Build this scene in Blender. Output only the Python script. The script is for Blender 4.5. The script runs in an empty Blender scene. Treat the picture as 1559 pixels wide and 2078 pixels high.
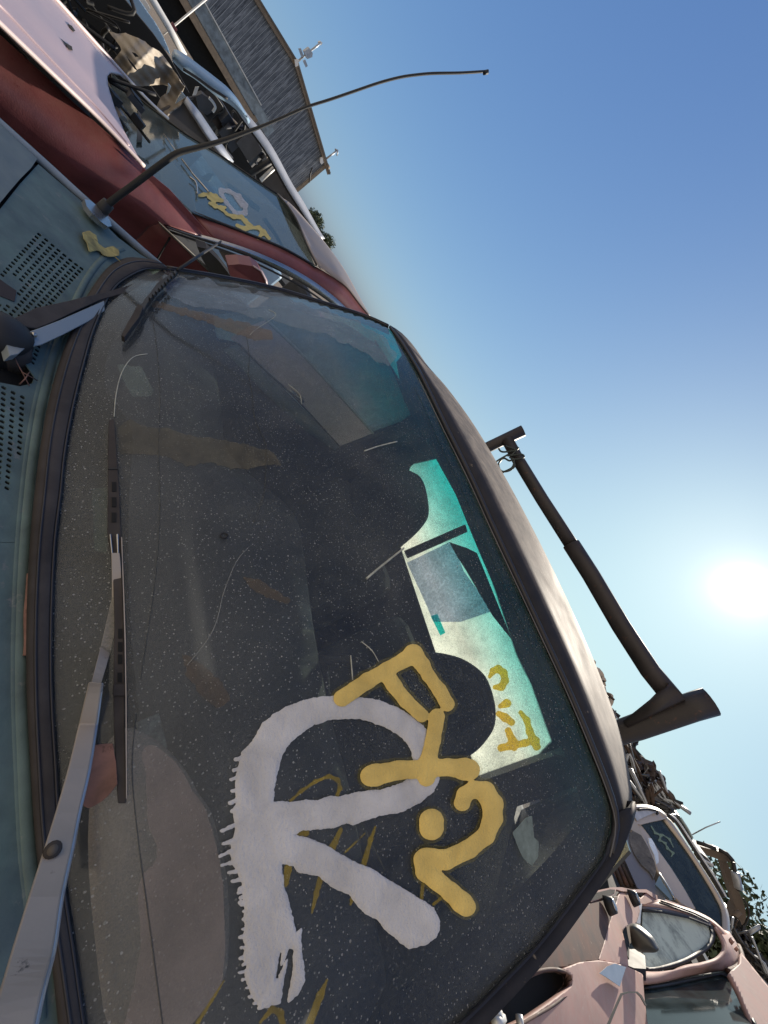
import bpy, bmesh, math, random
import numpy as np
from mathutils import Vector, Matrix
from mathutils.geometry import tessellate_polygon
random.seed(7); np.random.seed(7)
scene = bpy.context.scene
H = 1.60                      # camera height above the ground

# ------------------------------------------------------------------ camera
F = 750.0; CX, CY = 779.5, 1039.0          # focal length in photo pixels (13 mm wide lens)
_n = np.array([.867, .498, 172/F]); _n /= np.linalg.norm(_n)
_y = np.array([352., -269., -F]); _y -= _n*(_y@_n); _y /= np.linalg.norm(_y)
_x = np.cross(_y, _n)
R = np.array([_x, _y, _n])
camd = bpy.data.cameras.new('camera'); cam = bpy.data.objects.new('camera', camd)
scene.collection.objects.link(cam); scene.camera = cam
camd.sensor_fit = 'VERTICAL'; camd.sensor_height = 36; camd.sensor_width = 27
camd.lens = 36*F/2078
camd.clip_start = .01; camd.clip_end = 3000
M = Matrix([list(R[0])+[0], list(R[1])+[0], list(R[2])+[H], [0, 0, 0, 1]])
cam.matrix_world = M
scene.render.resolution_x = 768; scene.render.resolution_y = 1024

# ------------------------------------------------------------------ light
SUN_EL = math.radians(20.7); SUN_AZ = math.radians(2.3)   # azimuth from +Y towards +X
sd = Vector((math.sin(SUN_AZ)*math.cos(SUN_EL), math.cos(SUN_AZ)*math.cos(SUN_EL), math.sin(SUN_EL)))
sl = bpy.data.lights.new('sun', 'SUN'); sl.energy = 4.8; sl.angle = math.radians(.5); sl.color = (1, .9, .76)
so = bpy.data.objects.new('sun', sl); scene.collection.objects.link(so)
so.rotation_euler = (-sd).to_track_quat('-Z', 'Y').to_euler()
w = bpy.data.worlds.new('World'); scene.world = w; w.use_nodes = True
nt = w.node_tree; nt.nodes.clear()
def N(t, **k):
    n = nt.nodes.new(t)
    for a, b in k.items(): setattr(n, a, b)
    return n
out = N('ShaderNodeOutputWorld'); bg = N('ShaderNodeBackground'); bg.inputs[1].default_value = 0.13
sky = N('ShaderNodeTexSky', sky_type='NISHITA', sun_disc=False, sun_elevation=SUN_EL, sun_rotation=SUN_AZ)
sky.air_density = 1.0; sky.dust_density = 1.0; sky.ozone_density = 2.0
tc = N('ShaderNodeTexCoord')
dot = N('ShaderNodeVectorMath', operation='DOT_PRODUCT'); dot.inputs[1].default_value = sd
nt.links.new(tc.outputs['Generated'], dot.inputs[0])
mx = N('ShaderNodeMath', operation='MAXIMUM'); mx.inputs[1].default_value = 0
nt.links.new(dot.outputs['Value'], mx.inputs[0])
# a tone curve compresses the very bright low sky: S -> c S / (S + k) per channel
EXPO = 0.6; STR = 0.13
K = 1/(2**EXPO)/STR
def vm(op, a, b):
    r = N('ShaderNodeVectorMath', operation=op)
    for q, v in ((0, a), (1, b)):
        if isinstance(v, tuple): r.inputs[q].default_value = v
        else: nt.links.new(v, r.inputs[q])
    return r.outputs[0]
S = sky.outputs[0]
acc = vm('MULTIPLY', vm('DIVIDE', S, vm('ADD', S, (5.6, 5.8, 3.1))), (.72*K, 1.03*K, 1.05*K))
# added warm fill behind the camera, opposite the sun, to brighten shaded faces
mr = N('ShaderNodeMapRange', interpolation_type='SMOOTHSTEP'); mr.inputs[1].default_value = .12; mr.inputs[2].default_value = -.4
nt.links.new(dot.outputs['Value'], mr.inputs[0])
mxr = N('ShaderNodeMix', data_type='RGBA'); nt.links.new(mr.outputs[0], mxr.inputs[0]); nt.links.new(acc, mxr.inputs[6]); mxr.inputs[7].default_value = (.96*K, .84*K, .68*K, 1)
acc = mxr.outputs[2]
for p, col in ((5200, (22*K, 21*K, 20*K)), (700, (.45*K, .42*K, .4*K)), (90, (.18*K, .13*K, .10*K)), (12, (.05*K, .05*K, .05*K))):
    pw = N('ShaderNodeMath', operation='POWER'); pw.inputs[1].default_value = p
    nt.links.new(mx.outputs[0], pw.inputs[0])
    sc = N('ShaderNodeVectorMath', operation='SCALE'); sc.inputs[0].default_value = col
    nt.links.new(pw.outputs[0], sc.inputs['Scale'])
    acc = vm('ADD', acc, sc.outputs[0])
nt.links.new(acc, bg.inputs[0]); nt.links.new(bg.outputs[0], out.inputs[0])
scene.view_settings.view_transform = 'Standard'; scene.view_settings.look = 'None'
scene.view_settings.exposure = EXPO; scene.view_settings.gamma = 1
scene.cycles.max_bounces = 10; scene.cycles.transparent_max_bounces = 24

# ------------------------------------------------------------------ rays
def ray(px, py):
    v = R @ np.array([px-CX, -(py-CY), -F]); return v/np.linalg.norm(v)
def UX(px, py, x): v = ray(px, py); return v*(x/v[0])
def UY(px, py, y): v = ray(px, py); return v*(y/v[1])
def UZ(px, py, z): v = ray(px, py); return v*(z/v[2])
def UD(px, py, d): return ray(px, py)*d
class Plane:
    def __init__(s, a, b, c):
        a, b, c = map(np.array, (a, b, c)); s.n = np.cross(b-a, c-a); s.n /= np.linalg.norm(s.n); s.d = s.n@a
        if s.d > 0: s.n, s.d = -s.n, -s.d          # normal towards the viewer
    def __call__(s, px, py, off=0):
        v = ray(px, py); return v*((s.d+off)/(s.n@v))
class XP:
    def __init__(s, x): s.x = x; s.n = np.array([-np.sign(x), 0, 0])
    def __call__(s, px, py, off=0): return UX(px, py, s.x+off*s.n[0])
class YP:
    def __init__(s, y): s.y = y; s.n = np.array([0, -1., 0])
    def __call__(s, px, py, off=0): return UY(px, py, s.y-off)
class ZP:
    def __init__(s, z): s.z = z; s.n = np.array([0, 0, 1. if z < 0 else -1.])
    def __call__(s, px, py, off=0): return UZ(px, py, s.z+off*s.n[2])
# windshield of the truck: curved raked sheet
GX, GY, GZ, GB, GM = -.354, .184, -.38, .30, 1.34
class Glass:
    n = np.array([0, -1/math.hypot(1, GM), GM/math.hypot(1, GM)])
    def __call__(s, px, py, off=0):
        v = ray(px, py); o = off*math.hypot(1, GM)
        # v1 t = GY + GB (v0 t - GX)^2 + GM (v2 t - GZ) - o
        a = GB*v[0]**2; b = -2*GB*GX*v[0] + GM*v[2] - v[1]; c = GY + GB*GX*GX - GM*GZ - o
        if abs(a) < 1e-9: t = -c/b
        else:
            D = max(b*b-4*a*c, 0); t = (-b - math.sqrt(D))/(2*a)
            if t <= 0: t = (-b + math.sqrt(D))/(2*a)
        return v*t
G = Glass()

# ------------------------------------------------------------------ objects
col = scene.collection
def setp(o, label=None, cat=None, group=None, kind=None):
    if label: o['label'] = label
    if cat: o['category'] = cat
    if group: o['group'] = group
    if kind: o['kind'] = kind
    return o
def empty(name, label, cat, loc, group=None):
    o = bpy.data.objects.new(name, None); col.objects.link(o)
    o.location = (loc[0], loc[1], loc[2]); o.empty_display_size = .2
    return setp(o, label, cat, group)
def root_loc(p):
    v = Vector((0, 0, 0))
    while p: v += Vector(p.location); p = p.parent
    return v
def mesh(name, verts, faces, mat, parent=None, smooth=False, solid=0, bevel=0, label=None, world=False):
    """verts are given relative to the camera; world=True: in world space"""
    r = root_loc(parent); off = np.array([0, 0, 0 if world else H]) - np.array(r)
    me = bpy.data.meshes.new(name)
    me.from_pydata([tuple(np.array(v)+off) for v in verts], [], faces)
    me.materials.append(mat)
    if smooth:
        for p in me.polygons: p.use_smooth = True
    o = bpy.data.objects.new(name, me); col.objects.link(o)
    if parent: o.parent = parent
    if solid:
        m = o.modifiers.new('solid', 'SOLIDIFY'); m.thickness = abs(solid); m.offset = -1 if solid > 0 else 1
    if bevel:
        m = o.modifiers.new('bevel', 'BEVEL'); m.width = bevel; m.segments = 2; m.limit_method = 'ANGLE'; m.angle_limit = math.radians(40)
    if label: o['label'] = label
    return o
def panel(name, px, surf, mat, parent, th=.006, dirv=None, off=0, label=None, pts=None):
    """flat or folded sheet traced at its own distance, with real thickness"""
    P = pts if pts is not None else [surf(x, y, off) for x, y in px]
    P = [np.array(p) for p in P]; n = len(P)
    if px is None:
        px = [project(p) for p in P]
    tri = tessellate_polygon([[Vector((x, y, 0)) for x, y in px]])
    if dirv is None:
        c = sum(P)/n
        nn = sum(np.cross(P[t[1]]-P[t[0]], P[t[2]]-P[t[0]])*(1 if 1 else 0) for t in tri[:1])
        tot = np.zeros(3)
        for t in tri:
            q = np.cross(P[t[1]]-P[t[0]], P[t[2]]-P[t[0]])
            if q@P[t[0]] > 0: q = -q
            tot += q
        dirv = -tot/np.linalg.norm(tot)
    dirv = np.array(dirv, float)
    Q = [p+dirv*th for p in P]
    faces = []
    for t in tri:
        q = np.cross(P[t[1]]-P[t[0]], P[t[2]]-P[t[0]])
        a = tuple(t) if q@P[t[0]] < 0 else tuple(reversed(t))
        faces.append(a); faces.append(tuple(i+n for i in reversed(a)))
    for i in range(n):
        j = (i+1) % n; faces.append((i, j, j+n, i+n))
    return mesh(name, P+Q, faces, mat, parent, label=label)
def project(p):
    c = R.T@np.array(p); return (CX+F*c[0]/-c[2], CY-F*c[1]/-c[2])
def cat(P, k=6, closed=False):
    P = [np.array(p, float) for p in P]; n = len(P); o = []
    rng = range(n if closed else n-1)
    for i in rng:
        if closed: a, b, c, d = P[(i-1) % n], P[i], P[(i+1) % n], P[(i+2) % n]
        else: a, b, c, d = P[max(i-1, 0)], P[i], P[i+1], P[min(i+2, n-1)]
        for j in range(k):
            t = j/k
            o.append(.5*((2*b)+(c-a)*t+(2*a-5*b+4*c-d)*t*t+(3*b-a-3*c+d)*t**3))
    if not closed: o.append(P[-1])
    return o
def tube_data(P, rad, seg=10, flat=1.0, caps=True):
    P = [np.array(p, float) for p in P]; n = len(P)
    rad = [rad]*n if np.isscalar(rad) else list(rad)
    V, Fc = [], []
    up = None
    for i in range(n):
        t = P[min(i+1, n-1)]-P[max(i-1, 0)]; t /= np.linalg.norm(t)+1e-12
        if up is None:
            up = np.array([0, 0, 1.]) if abs(t[2]) < .9 else np.array([1., 0, 0])
        s = np.cross(t, up); s /= np.linalg.norm(s)+1e-12; up = np.cross(s, t)
        for k in range(seg):
            a = 2*math.pi*k/seg
            V.append(P[i]+rad[i]*(math.cos(a)*s+math.sin(a)*up*flat))
    for i in range(n-1):
        for k in range(seg):
            a = i*seg+k; b = i*seg+(k+1) % seg
            Fc.append((a, b, b+seg, a+seg))
    if caps:
        Fc.append(tuple(reversed(range(seg)))); Fc.append(tuple(range((n-1)*seg, n*seg)))
    return V, Fc
def tube(name, P, rad, mat, parent=None, seg=10, flat=1.0, smooth=True, label=None, world=False):
    V, Fc = tube_data(P, rad, seg, flat)
    o = mesh(name, V, Fc, mat, parent, smooth, label=label, world=world)
    return o
def multi(name, parts, mat, parent=None, smooth=False, label=None, world=False):
    V, Fc = [], []
    for v, f in parts:
        b = len(V); V += list(v); Fc += [tuple(i+b for i in q) for q in f]
    return mesh(name, V, Fc, mat, parent, smooth, label=label, world=world)
def box_data(c, s, rot=0, tilt=(0, 0)):
    m = Matrix.Rotation(rot, 3, 'Z') @ Matrix.Rotation(tilt[0], 3, 'X') @ Matrix.Rotation(tilt[1], 3, 'Y')
    V = [np.array(c)+np.array(m@Vector((x*s[0]/2, y*s[1]/2, z*s[2]/2))) for x in (-1, 1) for y in (-1, 1) for z in (-1, 1)]
    return V, [(0, 1, 3, 2), (4, 6, 7, 5), (0, 4, 5, 1), (2, 3, 7, 6), (0, 2, 6, 4), (1, 5, 7, 3)]
def box(name, c, s, mat, parent=None, rot=0, tilt=(0, 0), bevel=0, world=False, label=None):
    v, f = box_data(c, s, rot, tilt)
    return mesh(name, v, f, mat, parent, bevel=bevel, world=world, label=label)
def hull_rows(name, rows, mat, parent, solid=0, smooth=True, close=False, label=None):
    """surface through rows of 3-D points (all rows of one length)"""
    n = len(rows[0]); V = [p for r in rows for p in r]; Fc = []
    for i in range(len(rows)-1):
        for j in range(n-1):
            a = i*n+j; q = (a, a+1, a+n+1, a+n)
            v = [V[k] for k in q]; c = np.cross(v[2]-v[0], v[3]-v[1])
            Fc.append(q)
    v = [V[k] for k in Fc[len(Fc)//2]]; c = np.cross(v[2]-v[0], v[3]-v[1])
    if c@sum(v) > 0: Fc = [tuple(reversed(q)) for q in Fc]
    return mesh(name, V, Fc, mat, parent, smooth, solid=solid, label=label)
def resample(P, n):
    P = np.array(P, float); s = np.r_[0, np.cumsum(np.linalg.norm(np.diff(P, axis=0), axis=1))]
    t = np.linspace(0, s[-1], n)
    return [np.array([np.interp(u, s, P[:, k]) for k in range(P.shape[1])]) for u in t]
# signed distance shapes in a sheet's own trace, turned into sheets by marching squares
def sd_poly(P):
    P = np.array(P, float)
    def f(X, Y):
        d = np.full(X.shape, 1e18); ins = np.zeros(X.shape, bool)
        for i in range(len(P)):
            a, b = P[i-1], P[i]; e = b-a; L = e@e+1e-12
            t = np.clip(((X-a[0])*e[0]+(Y-a[1])*e[1])/L, 0, 1)
            d = np.minimum(d, (X-a[0]-t*e[0])**2+(Y-a[1]-t*e[1])**2)
            if a[1] != b[1]:
                c = ((a[1] > Y) != (b[1] > Y)) & (X < (b[0]-a[0])*(Y-a[1])/(b[1]-a[1])+a[0]); ins ^= c
        return np.where(ins, -np.sqrt(d), np.sqrt(d))
    return f
def sd_caps(chains):
    def f(X, Y):
        d = np.full(X.shape, 1e9)
        for ch in chains:
            if len(ch) == 1: ch = [ch[0], (ch[0][0]+.01, ch[0][1], ch[0][2])]
            for (x0, y0, r0), (x1, y1, r1) in zip(ch[:-1], ch[1:]):
                ex, ey = x1-x0, y1-y0
                t = np.clip(((X-x0)*ex+(Y-y0)*ey)/(ex*ex+ey*ey+1e-12), 0, 1)
                dd = np.hypot(X-x0-t*ex, Y-y0-t*ey)-(r0+(r1-r0)*t)
                k = 5.0; h = np.clip(.5+.5*(d-dd)/k, 0, 1); d = np.where(d > 1e8, dd, d*(1-h)+dd*h-k*h*(1-h))
        return d
    return f
def vnoise(X, Y, s, seed=0):
    rs = np.random.RandomState(seed); T = rs.rand(64, 64)
    x = X/s; y = Y/s; xi = np.floor(x).astype(int); yi = np.floor(y).astype(int); fx = x-xi; fy = y-yi
    fx = fx*fx*(3-2*fx); fy = fy*fy*(3-2*fy)
    g = lambda a, b: T[a % 64, b % 64]
    return (g(xi, yi)*(1-fx)+g(xi+1, yi)*fx)*(1-fy)+(g(xi, yi+1)*(1-fx)+g(xi+1, yi+1)*fx)*fy-.5
def region(name, fn, bbox, step, surf, mat, parent, off=0.0, dome=0, solid=0, rough=(0, 10), smooth=True, seed=1, label=None):
    x0, y0, x1, y1 = bbox
    xs = np.arange(x0, x1+step, step); ys = np.arange(y0, y1+step, step)
    X, Y = np.meshgrid(xs, ys); S = fn(X, Y)
    if rough[0]: S = S+rough[0]*(vnoise(X, Y, rough[1], seed)+.6*vnoise(X, Y, rough[1]*.4, seed+1))
    V = []; key = {}; Fc = []
    def vid(k, x, y, s):
        if k not in key:
            key[k] = len(V); o = off
            if dome: o += dome*(1-math.exp(min(s, 0)/5.0))
            V.append(surf(x, y, o))
        return key[k]
    ny, nx = S.shape
    for j in range(ny-1):
        row = S[j:j+2]
        for i in np.nonzero((row[:, :-1].min(0) < 0) | (row[:, 1:].min(0) < 0))[0]:
            c = [(i, j), (i+1, j), (i+1, j+1), (i, j+1)]
            poly = []
            for k in range(4):
                a, b = c[k], c[(k+1) % 4]; sa, sb = S[a[1], a[0]], S[b[1], b[0]]
                if sa < 0: poly.append(vid(a, xs[a[0]], ys[a[1]], sa))
                if (sa < 0) != (sb < 0):
                    t = sa/(sa-sb); e = (min(a, b), max(a, b))
                    poly.append(vid(e, xs[a[0]]+(xs[b[0]]-xs[a[0]])*t, ys[a[1]]+(ys[b[1]]-ys[a[1]])*t, 0))
            if len(poly) >= 3: Fc.append(tuple(poly))
    if Fc:
        q = Fc[len(Fc)//2]; c = np.cross(V[q[1]]-V[q[0]], V[q[2]]-V[q[0]])
        if c@V[q[0]] > 0: Fc = [tuple(reversed(q)) for q in Fc]
    return mesh(name, V, Fc, mat, parent, smooth, solid=solid, label=label)
def ribbon(name, L, Rr, mat, parent, lift=0, n=None, solid=.002, smooth=True, mid=0):
    """strip between two 3-D polylines, optionally arched by mid along the average normal"""
    n = n or max(len(L), len(Rr)); L = resample(L, n); Rr = resample(Rr, n); rows = [L]
    if mid:
        for f in (.2, .5, .8):
            row = []
            for a, b in zip(L, Rr):
                p = a*(1-f)+b*f; p = p-p/np.linalg.norm(p)*mid*math.sin(math.pi*f); row.append(p)
            rows.append(row)
    rows.append(Rr)
    return hull_rows(name, rows, mat, parent, solid, smooth)

# ------------------------------------------------------------------ materials
def newmat(name):
    m = bpy.data.materials.new(name); m.use_nodes = True; t = m.node_tree; t.nodes.clear()
    return m, t
class T:
    def __init__(s, name): s.m, s.t = newmat(name); s.o = s.n('ShaderNodeOutputMaterial')
    def n(s, typ, **k):
        n = s.t.nodes.new(typ)
        for a, b in k.items():
            if a[0] == '_': n.inputs[int(a[1:])].default_value = b
            elif a.startswith('i_'): n.inputs[a[2:].replace('_', ' ')].default_value = b
            else: setattr(n, a, b)
        return n
    def l(s, a, b): s.t.links.new(a, b)
    def pos(s, scale=(1, 1, 1)):
        g = s.n('ShaderNodeNewGeometry'); mp = s.n('ShaderNodeMapping'); mp.inputs['Scale'].default_value = scale
        s.l(g.outputs['Position'], mp.inputs['Vector']); return mp.outputs[0]
    def noise(s, scale, det=4, vec=None, rough=.55, dist=0):
        n = s.n('ShaderNodeTexNoise'); n.inputs['Scale'].default_value = scale; n.inputs['Detail'].default_value = det
        n.inputs['Roughness'].default_value = rough; n.inputs['Distortion'].default_value = dist
        s.l(vec if vec is not None else s.pos(), n.inputs['Vector']); return n.outputs[0]
    def ramp(s, v, a, b, ca=0., cb=1.):
        r = s.n('ShaderNodeMapRange'); r.inputs[1].default_value = a; r.inputs[2].default_value = b
        r.inputs[3].default_value = ca; r.inputs[4].default_value = cb; s.l(v, r.inputs[0]); return r.outputs[0]
    def mix(s, f, a, b):
        r = s.n('ShaderNodeMix', data_type='RGBA')
        for sock, v in ((r.inputs[0], f), (r.inputs[6], a), (r.inputs[7], b)):
            if isinstance(v, (tuple, list)): sock.default_value = (*v, 1) if len(v) == 3 else v
            elif isinstance(v, (int, float)): sock.default_value = v
            else: s.l(v, sock)
        return r.outputs[2]
    def math(s, op, a, b=0.):
        r = s.n('ShaderNodeMath', operation=op)
        for k, v in ((0, a), (1, b)):
            if isinstance(v, (int, float)): r.inputs[k].default_value = v
            else: s.l(v, r.inputs[k])
        return r.outputs[0]
    def bump(s, h, st=.3, d=.002):
        b = s.n('ShaderNodeBump'); b.inputs['Strength'].default_value = st; b.inputs['Distance'].default_value = d
        s.l(h, b.inputs['Height']); return b.outputs[0]
def surface(name, base, rough=.5, metal=0., var=.25, vs=6, dust=0., dustc=(.30, .26, .21), spots=0., spotc=(.12, .05, .03), bump=.15, bs=180, coat=0., spec=.5, roughvar=.15, uplo=-.2):
    t = T(name); p = t.n('ShaderNodeBsdfPrincipled')
    n1 = t.noise(vs, 6, dist=.4); c = t.mix(t.ramp(n1, .3, .7), tuple(x*(1-var) for x in base), tuple(min(x*(1+var), 1) for x in base))
    if dust:
        g = t.n('ShaderNodeNewGeometry'); sx = t.n('ShaderNodeSeparateXYZ'); t.l(g.outputs['Normal'], sx.inputs[0])
        up = t.ramp(sx.outputs[2], uplo, 1, .25 if uplo < .5 else .06, 1)
        n2 = t.noise(28, 7, rough=.7); f = t.math('MULTIPLY', t.ramp(n2, .35, .7, .35, 1), up)
        c = t.mix(t.math('MULTIPLY', f, dust), c, dustc)
    if spots:
        n3 = t.noise(45, 6, rough=.75); c = t.mix(t.ramp(n3, .64-.06*spots, .70), c, spotc)
    n4 = t.noise(bs, 4)
    t.l(c, p.inputs['Base Color']); t.l(t.ramp(n1, .2, .8, max(rough-roughvar, .03), min(rough+roughvar, 1)), p.inputs['Roughness'])
    p.inputs['Metallic'].default_value = metal; p.inputs['Specular IOR Level'].default_value = spec
    p.inputs['Coat Weight'].default_value = coat; p.inputs['Coat Roughness'].default_value = .12
    t.l(t.bump(n4, bump, .0008 if bs > 60 else .01), p.inputs['Normal']); t.l(p.outputs[0], t.o.inputs[0]); return t.m
def glassmat(name, tint, dust=.25, dustc=(.3, .3, .28), refl=.06, grough=.06, specks=0., band=False, trans=.25):
    t = T(name)
    tr = t.n('ShaderNodeBsdfTransparent'); gl = t.n('ShaderNodeBsdfGlossy'); gl.inputs['Roughness'].default_value = grough
    df = t.n('ShaderNodeBsdfDiffuse'); tl = t.n('ShaderNodeBsdfTranslucent')
    if band:
        g = t.n('ShaderNodeNewGeometry'); sx = t.n('ShaderNodeSeparateXYZ'); t.l(g.outputs['Position'], sx.inputs[0])
        f = t.ramp(sx.outputs[2], H-.115, H-.03)
        t.l(t.mix(f, tint, (.14, .74, .78)), tr.inputs[0])
    else: tr.inputs[0].default_value = (*tint, 1)
    n1 = t.noise(7, 6, rough=.6, dist=.6); n2 = t.noise(60, 5, rough=.7)
    dcol = t.mix(t.ramp(n1, .3, .7), tuple(x*.8 for x in dustc), dustc)
    t.l(dcol, df.inputs[0]); t.l(dcol, tl.inputs[0])
    f = t.math('MULTIPLY', t.ramp(n1, .25, .75, .45, 1.5), t.ramp(n2, .3, .7, .75, 1.2)); f = t.math('MULTIPLY', f, dust)
    if specks: f = t.math('MULTIPLY', f, t.ramp(t.noise(520, 3, rough=.8), .35, .68, .45, 1.9))
    if specks:
        v = t.n('ShaderNodeTexVoronoi'); v.inputs['Scale'].default_value = 250; t.l(t.pos(), v.inputs['Vector'])
        wn = t.n('ShaderNodeSeparateColor'); t.l(v.outputs['Color'], wn.inputs[0])
        rad = t.ramp(wn.outputs[0], .02, 1, .04, .22)
        s1 = t.math('LESS_THAN', v.outputs['Distance'], rad)
        v2 = t.n('ShaderNodeTexVoronoi'); v2.inputs['Scale'].default_value = 95; t.l(t.pos(), v2.inputs['Vector'])
        w2 = t.n('ShaderNodeSeparateColor'); t.l(v2.outputs['Color'], w2.inputs[0])
        s2 = t.math('LESS_THAN', v2.outputs['Distance'], t.ramp(w2.outputs[1], .75, 1, 0, .13))
        s = t.math('MAXIMUM', s1, s2)
        s = t.math('MULTIPLY', s, t.ramp(t.noise(14, 3), .25, .7, .18, .52)); s = t.math('MULTIPLY', s, specks)
    ds = t.n('ShaderNodeMixShader'); ds.inputs[0].default_value = trans; t.l(df.outputs[0], ds.inputs[1]); t.l(tl.outputs[0], ds.inputs[2])
    lw0 = t.n('ShaderNodeLayerWeight'); fr5 = t.math('ADD', t.math('MULTIPLY', t.math('POWER', lw0.outputs['Facing'], 5.0), .85), .03)
    m1 = t.n('ShaderNodeMixShader'); t.l(fr5, m1.inputs[0]); t.l(tr.outputs[0], m1.inputs[1]); t.l(gl.outputs[0], m1.inputs[2])
    m2 = t.n('ShaderNodeMixShader'); t.l(f, m2.inputs[0]); t.l(m1.outputs[0], m2.inputs[1]); t.l(ds.outputs[0], m2.inputs[2])
    if specks:
        sp = t.n('ShaderNodeBsdfDiffuse'); sp.inputs[0].default_value = (.50, .49, .46, 1)
        m3 = t.n('ShaderNodeMixShader'); t.l(s, m3.inputs[0]); t.l(m2.outputs[0], m3.inputs[1]); t.l(sp.outputs[0], m3.inputs[2]); m2 = m3
    t.l(m2.outputs[0], t.o.inputs[0]); return t.m
def film(name, colr, alpha, edge=0, vs=60, tint=None):
    """thin dried film: partly see-through"""
    t = T(name); tr = t.n('ShaderNodeBsdfTransparent'); df = t.n('ShaderNodeBsdfDiffuse'); n1 = t.noise(vs, 6, rough=.7)
    if tint: tr.inputs[0].default_value = (*tint, 1)
    t.l(t.mix(n1, tuple(x*.7 for x in colr), tuple(x*1.3 for x in colr)), df.inputs[0])
    m = t.n('ShaderNodeMixShader'); t.l(t.ramp(n1, .3, .7, alpha*.7, min(alpha*1.2, 1)), m.inputs[0]); t.l(tr.outputs[0], m.inputs[1]); t.l(df.outputs[0], m.inputs[2])
    t.l(m.outputs[0], t.o.inputs[0]); return t.m
def spray(name, base, var=.17):
    t = T(name); p = t.n('ShaderNodeBsdfPrincipled'); n1 = t.noise(25, 6, dist=.5); n2 = t.noise(420, 3)
    c = t.mix(t.ramp(n1, .3, .7), tuple(x*(1-var) for x in base), tuple(min(1, x*(1+var)) for x in base))
    v = t.n('ShaderNodeTexVoronoi'); v.inputs['Scale'].default_value = 330; t.l(t.pos(), v.inputs['Vector'])
    c = t.mix(t.ramp(v.outputs['Distance'], .06, .12, .55, 0), c, tuple(x*.4 for x in base))
    t.l(c, p.inputs['Base Color']); p.inputs['Roughness'].default_value = .75
    t.l(t.bump(t.math('ADD', n2, t.math('MULTIPLY', n1, 3)), .6, .0025), p.inputs['Normal']); t.l(p.outputs[0], t.o.inputs[0]); return t.m

TEAL = surface('weathered teal paint', (.095, .145, .125), .68, var=.42, vs=22, dust=.35, dustc=(.17, .20, .20), spots=.7, spotc=(.21, .21, .19), bump=.35, bs=220)
HOODP = surface('faded blue hood paint', (.15, .175, .155), .55, var=.3, vs=18, dust=.3, dustc=(.22, .235, .24))
CHROME_E = surface('bright worn edge', (.62, .60, .56), .35, var=.2, metal=.3)
RUBBER = surface('old windshield rubber', (.038, .032, .030), .9, var=.3, vs=14, dust=.4, dustc=(.13, .115, .105), spec=.25)
TRIM = surface('black trim', (.02, .018, .022), .5, var=.3, dust=.2, dustc=(.1, .09, .09))
BLACK = surface('black plastic', (.012, .012, .012), .6, dust=.2, dustc=(.07, .06, .06))
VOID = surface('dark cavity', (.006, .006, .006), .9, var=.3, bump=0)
ALU = surface('brushed wiper metal', (.42, .36, .30), .5, metal=.25, var=.1, vs=20, dust=.4, dustc=(.33, .29, .26), spots=.1, spotc=(.1, .09, .08))
ROOFP = surface('dusty roof paint with sunlit strip', (.018, .020, .028), .8, var=.3, dust=.9, uplo=.86, dustc=(.40, .32, .245), spots=.15, spotc=(.26, .21, .16), spec=.25)  # warm dust only on upward faces, painting the sunlit roof strip
CABIN = surface('charcoal vinyl', (.046, .047, .052), .7, var=.35, vs=8, dust=.3, dustc=(.10, .10, .10))
SEAT = surface('dark seat cloth', (.045, .047, .052), .9, var=.35, vs=12, dust=.2, dustc=(.08, .08, .08))
TAN = surface('beige dash cover', (.48, .39, .34), .85, var=.25, vs=10, dust=.3)
RACK = surface('painted steel pipe', (.026, .022, .024), .6, var=.45, vs=12, dust=.25, dustc=(.10, .07, .06), spots=.5, spotc=(.14, .06, .035))
RED = surface('sun faded red paint', (.17, .040, .042), .52, var=.32, vs=7, dust=.5, dustc=(.24, .125, .11), spots=.45, spotc=(.13, .03, .03), coat=.08, bump=.4, bs=260)
REDHOOD = surface('faded hood paint with sun glare', (.40, .30, .32), .40, var=.12, vs=4, dust=.3, dustc=(.42, .34, .33), coat=.15)  # pale pink puts sun glare into the faded hood colour
REDROOF = surface('sunlit roof paint', (.30, .24, .20), .5, var=.2, vs=6, dust=.4)  # paler than the red body: sunlight painted into the roof colour
CHROME = surface('dull chrome', (.50, .49, .47), .25, metal=.9, var=.2, dust=.3)
GLASS = glassmat('dusty tinted windshield', (.94, .96, .95), dust=.21, dustc=(.205, .210, .205), specks=1.0, band=True)
CARGLASS = glassmat('dusty car glass', (.55, .62, .62), dust=.20, dustc=(.22, .27, .28))
DARKGLASS = glassmat('dark car glass', (.10, .14, .15), dust=.25, dustc=(.15, .20, .21))
PALEGLASS = glassmat('pale coated glass', (.25, .3, .3), dust=.97, dustc=(.80, .86, .76), trans=.3)
WHITEP = spray('white spray paint', (.60, .575, .56))
YELP = spray('yellow spray paint', (.80, .56, .155))
YEL2 = spray('pale yellow paint', (.50, .42, .15))
OLIVE = film('thin yellow overspray', (.42, .30, .05), .5)
YFILM = film('yellow paint film', (.75, .42, .02), .30, tint=(1.0, .62, .04))
MUD = film('dried mud film', (.165, .15, .115), .48)
GREENSTK = film('faded green sticker', (.30, .38, .34), .45)
STK = film('cracked grey sticker', (.24, .29, .27), .8)
HAZEY = film('pale dust and sky sheen film', (.30, .36, .42), .42, vs=25)
LEAF1 = surface('dry brown leaf', (.20, .105, .08), .85, var=.45, vs=45, bump=.6, bs=90, spots=.6, spotc=(.08, .04, .03))
LEAF2 = surface('yellow leaf', (.36, .29, .10), .8, var=.5, vs=45, bump=.5, bs=90, spots=.6, spotc=(.18, .10, .04))

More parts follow.
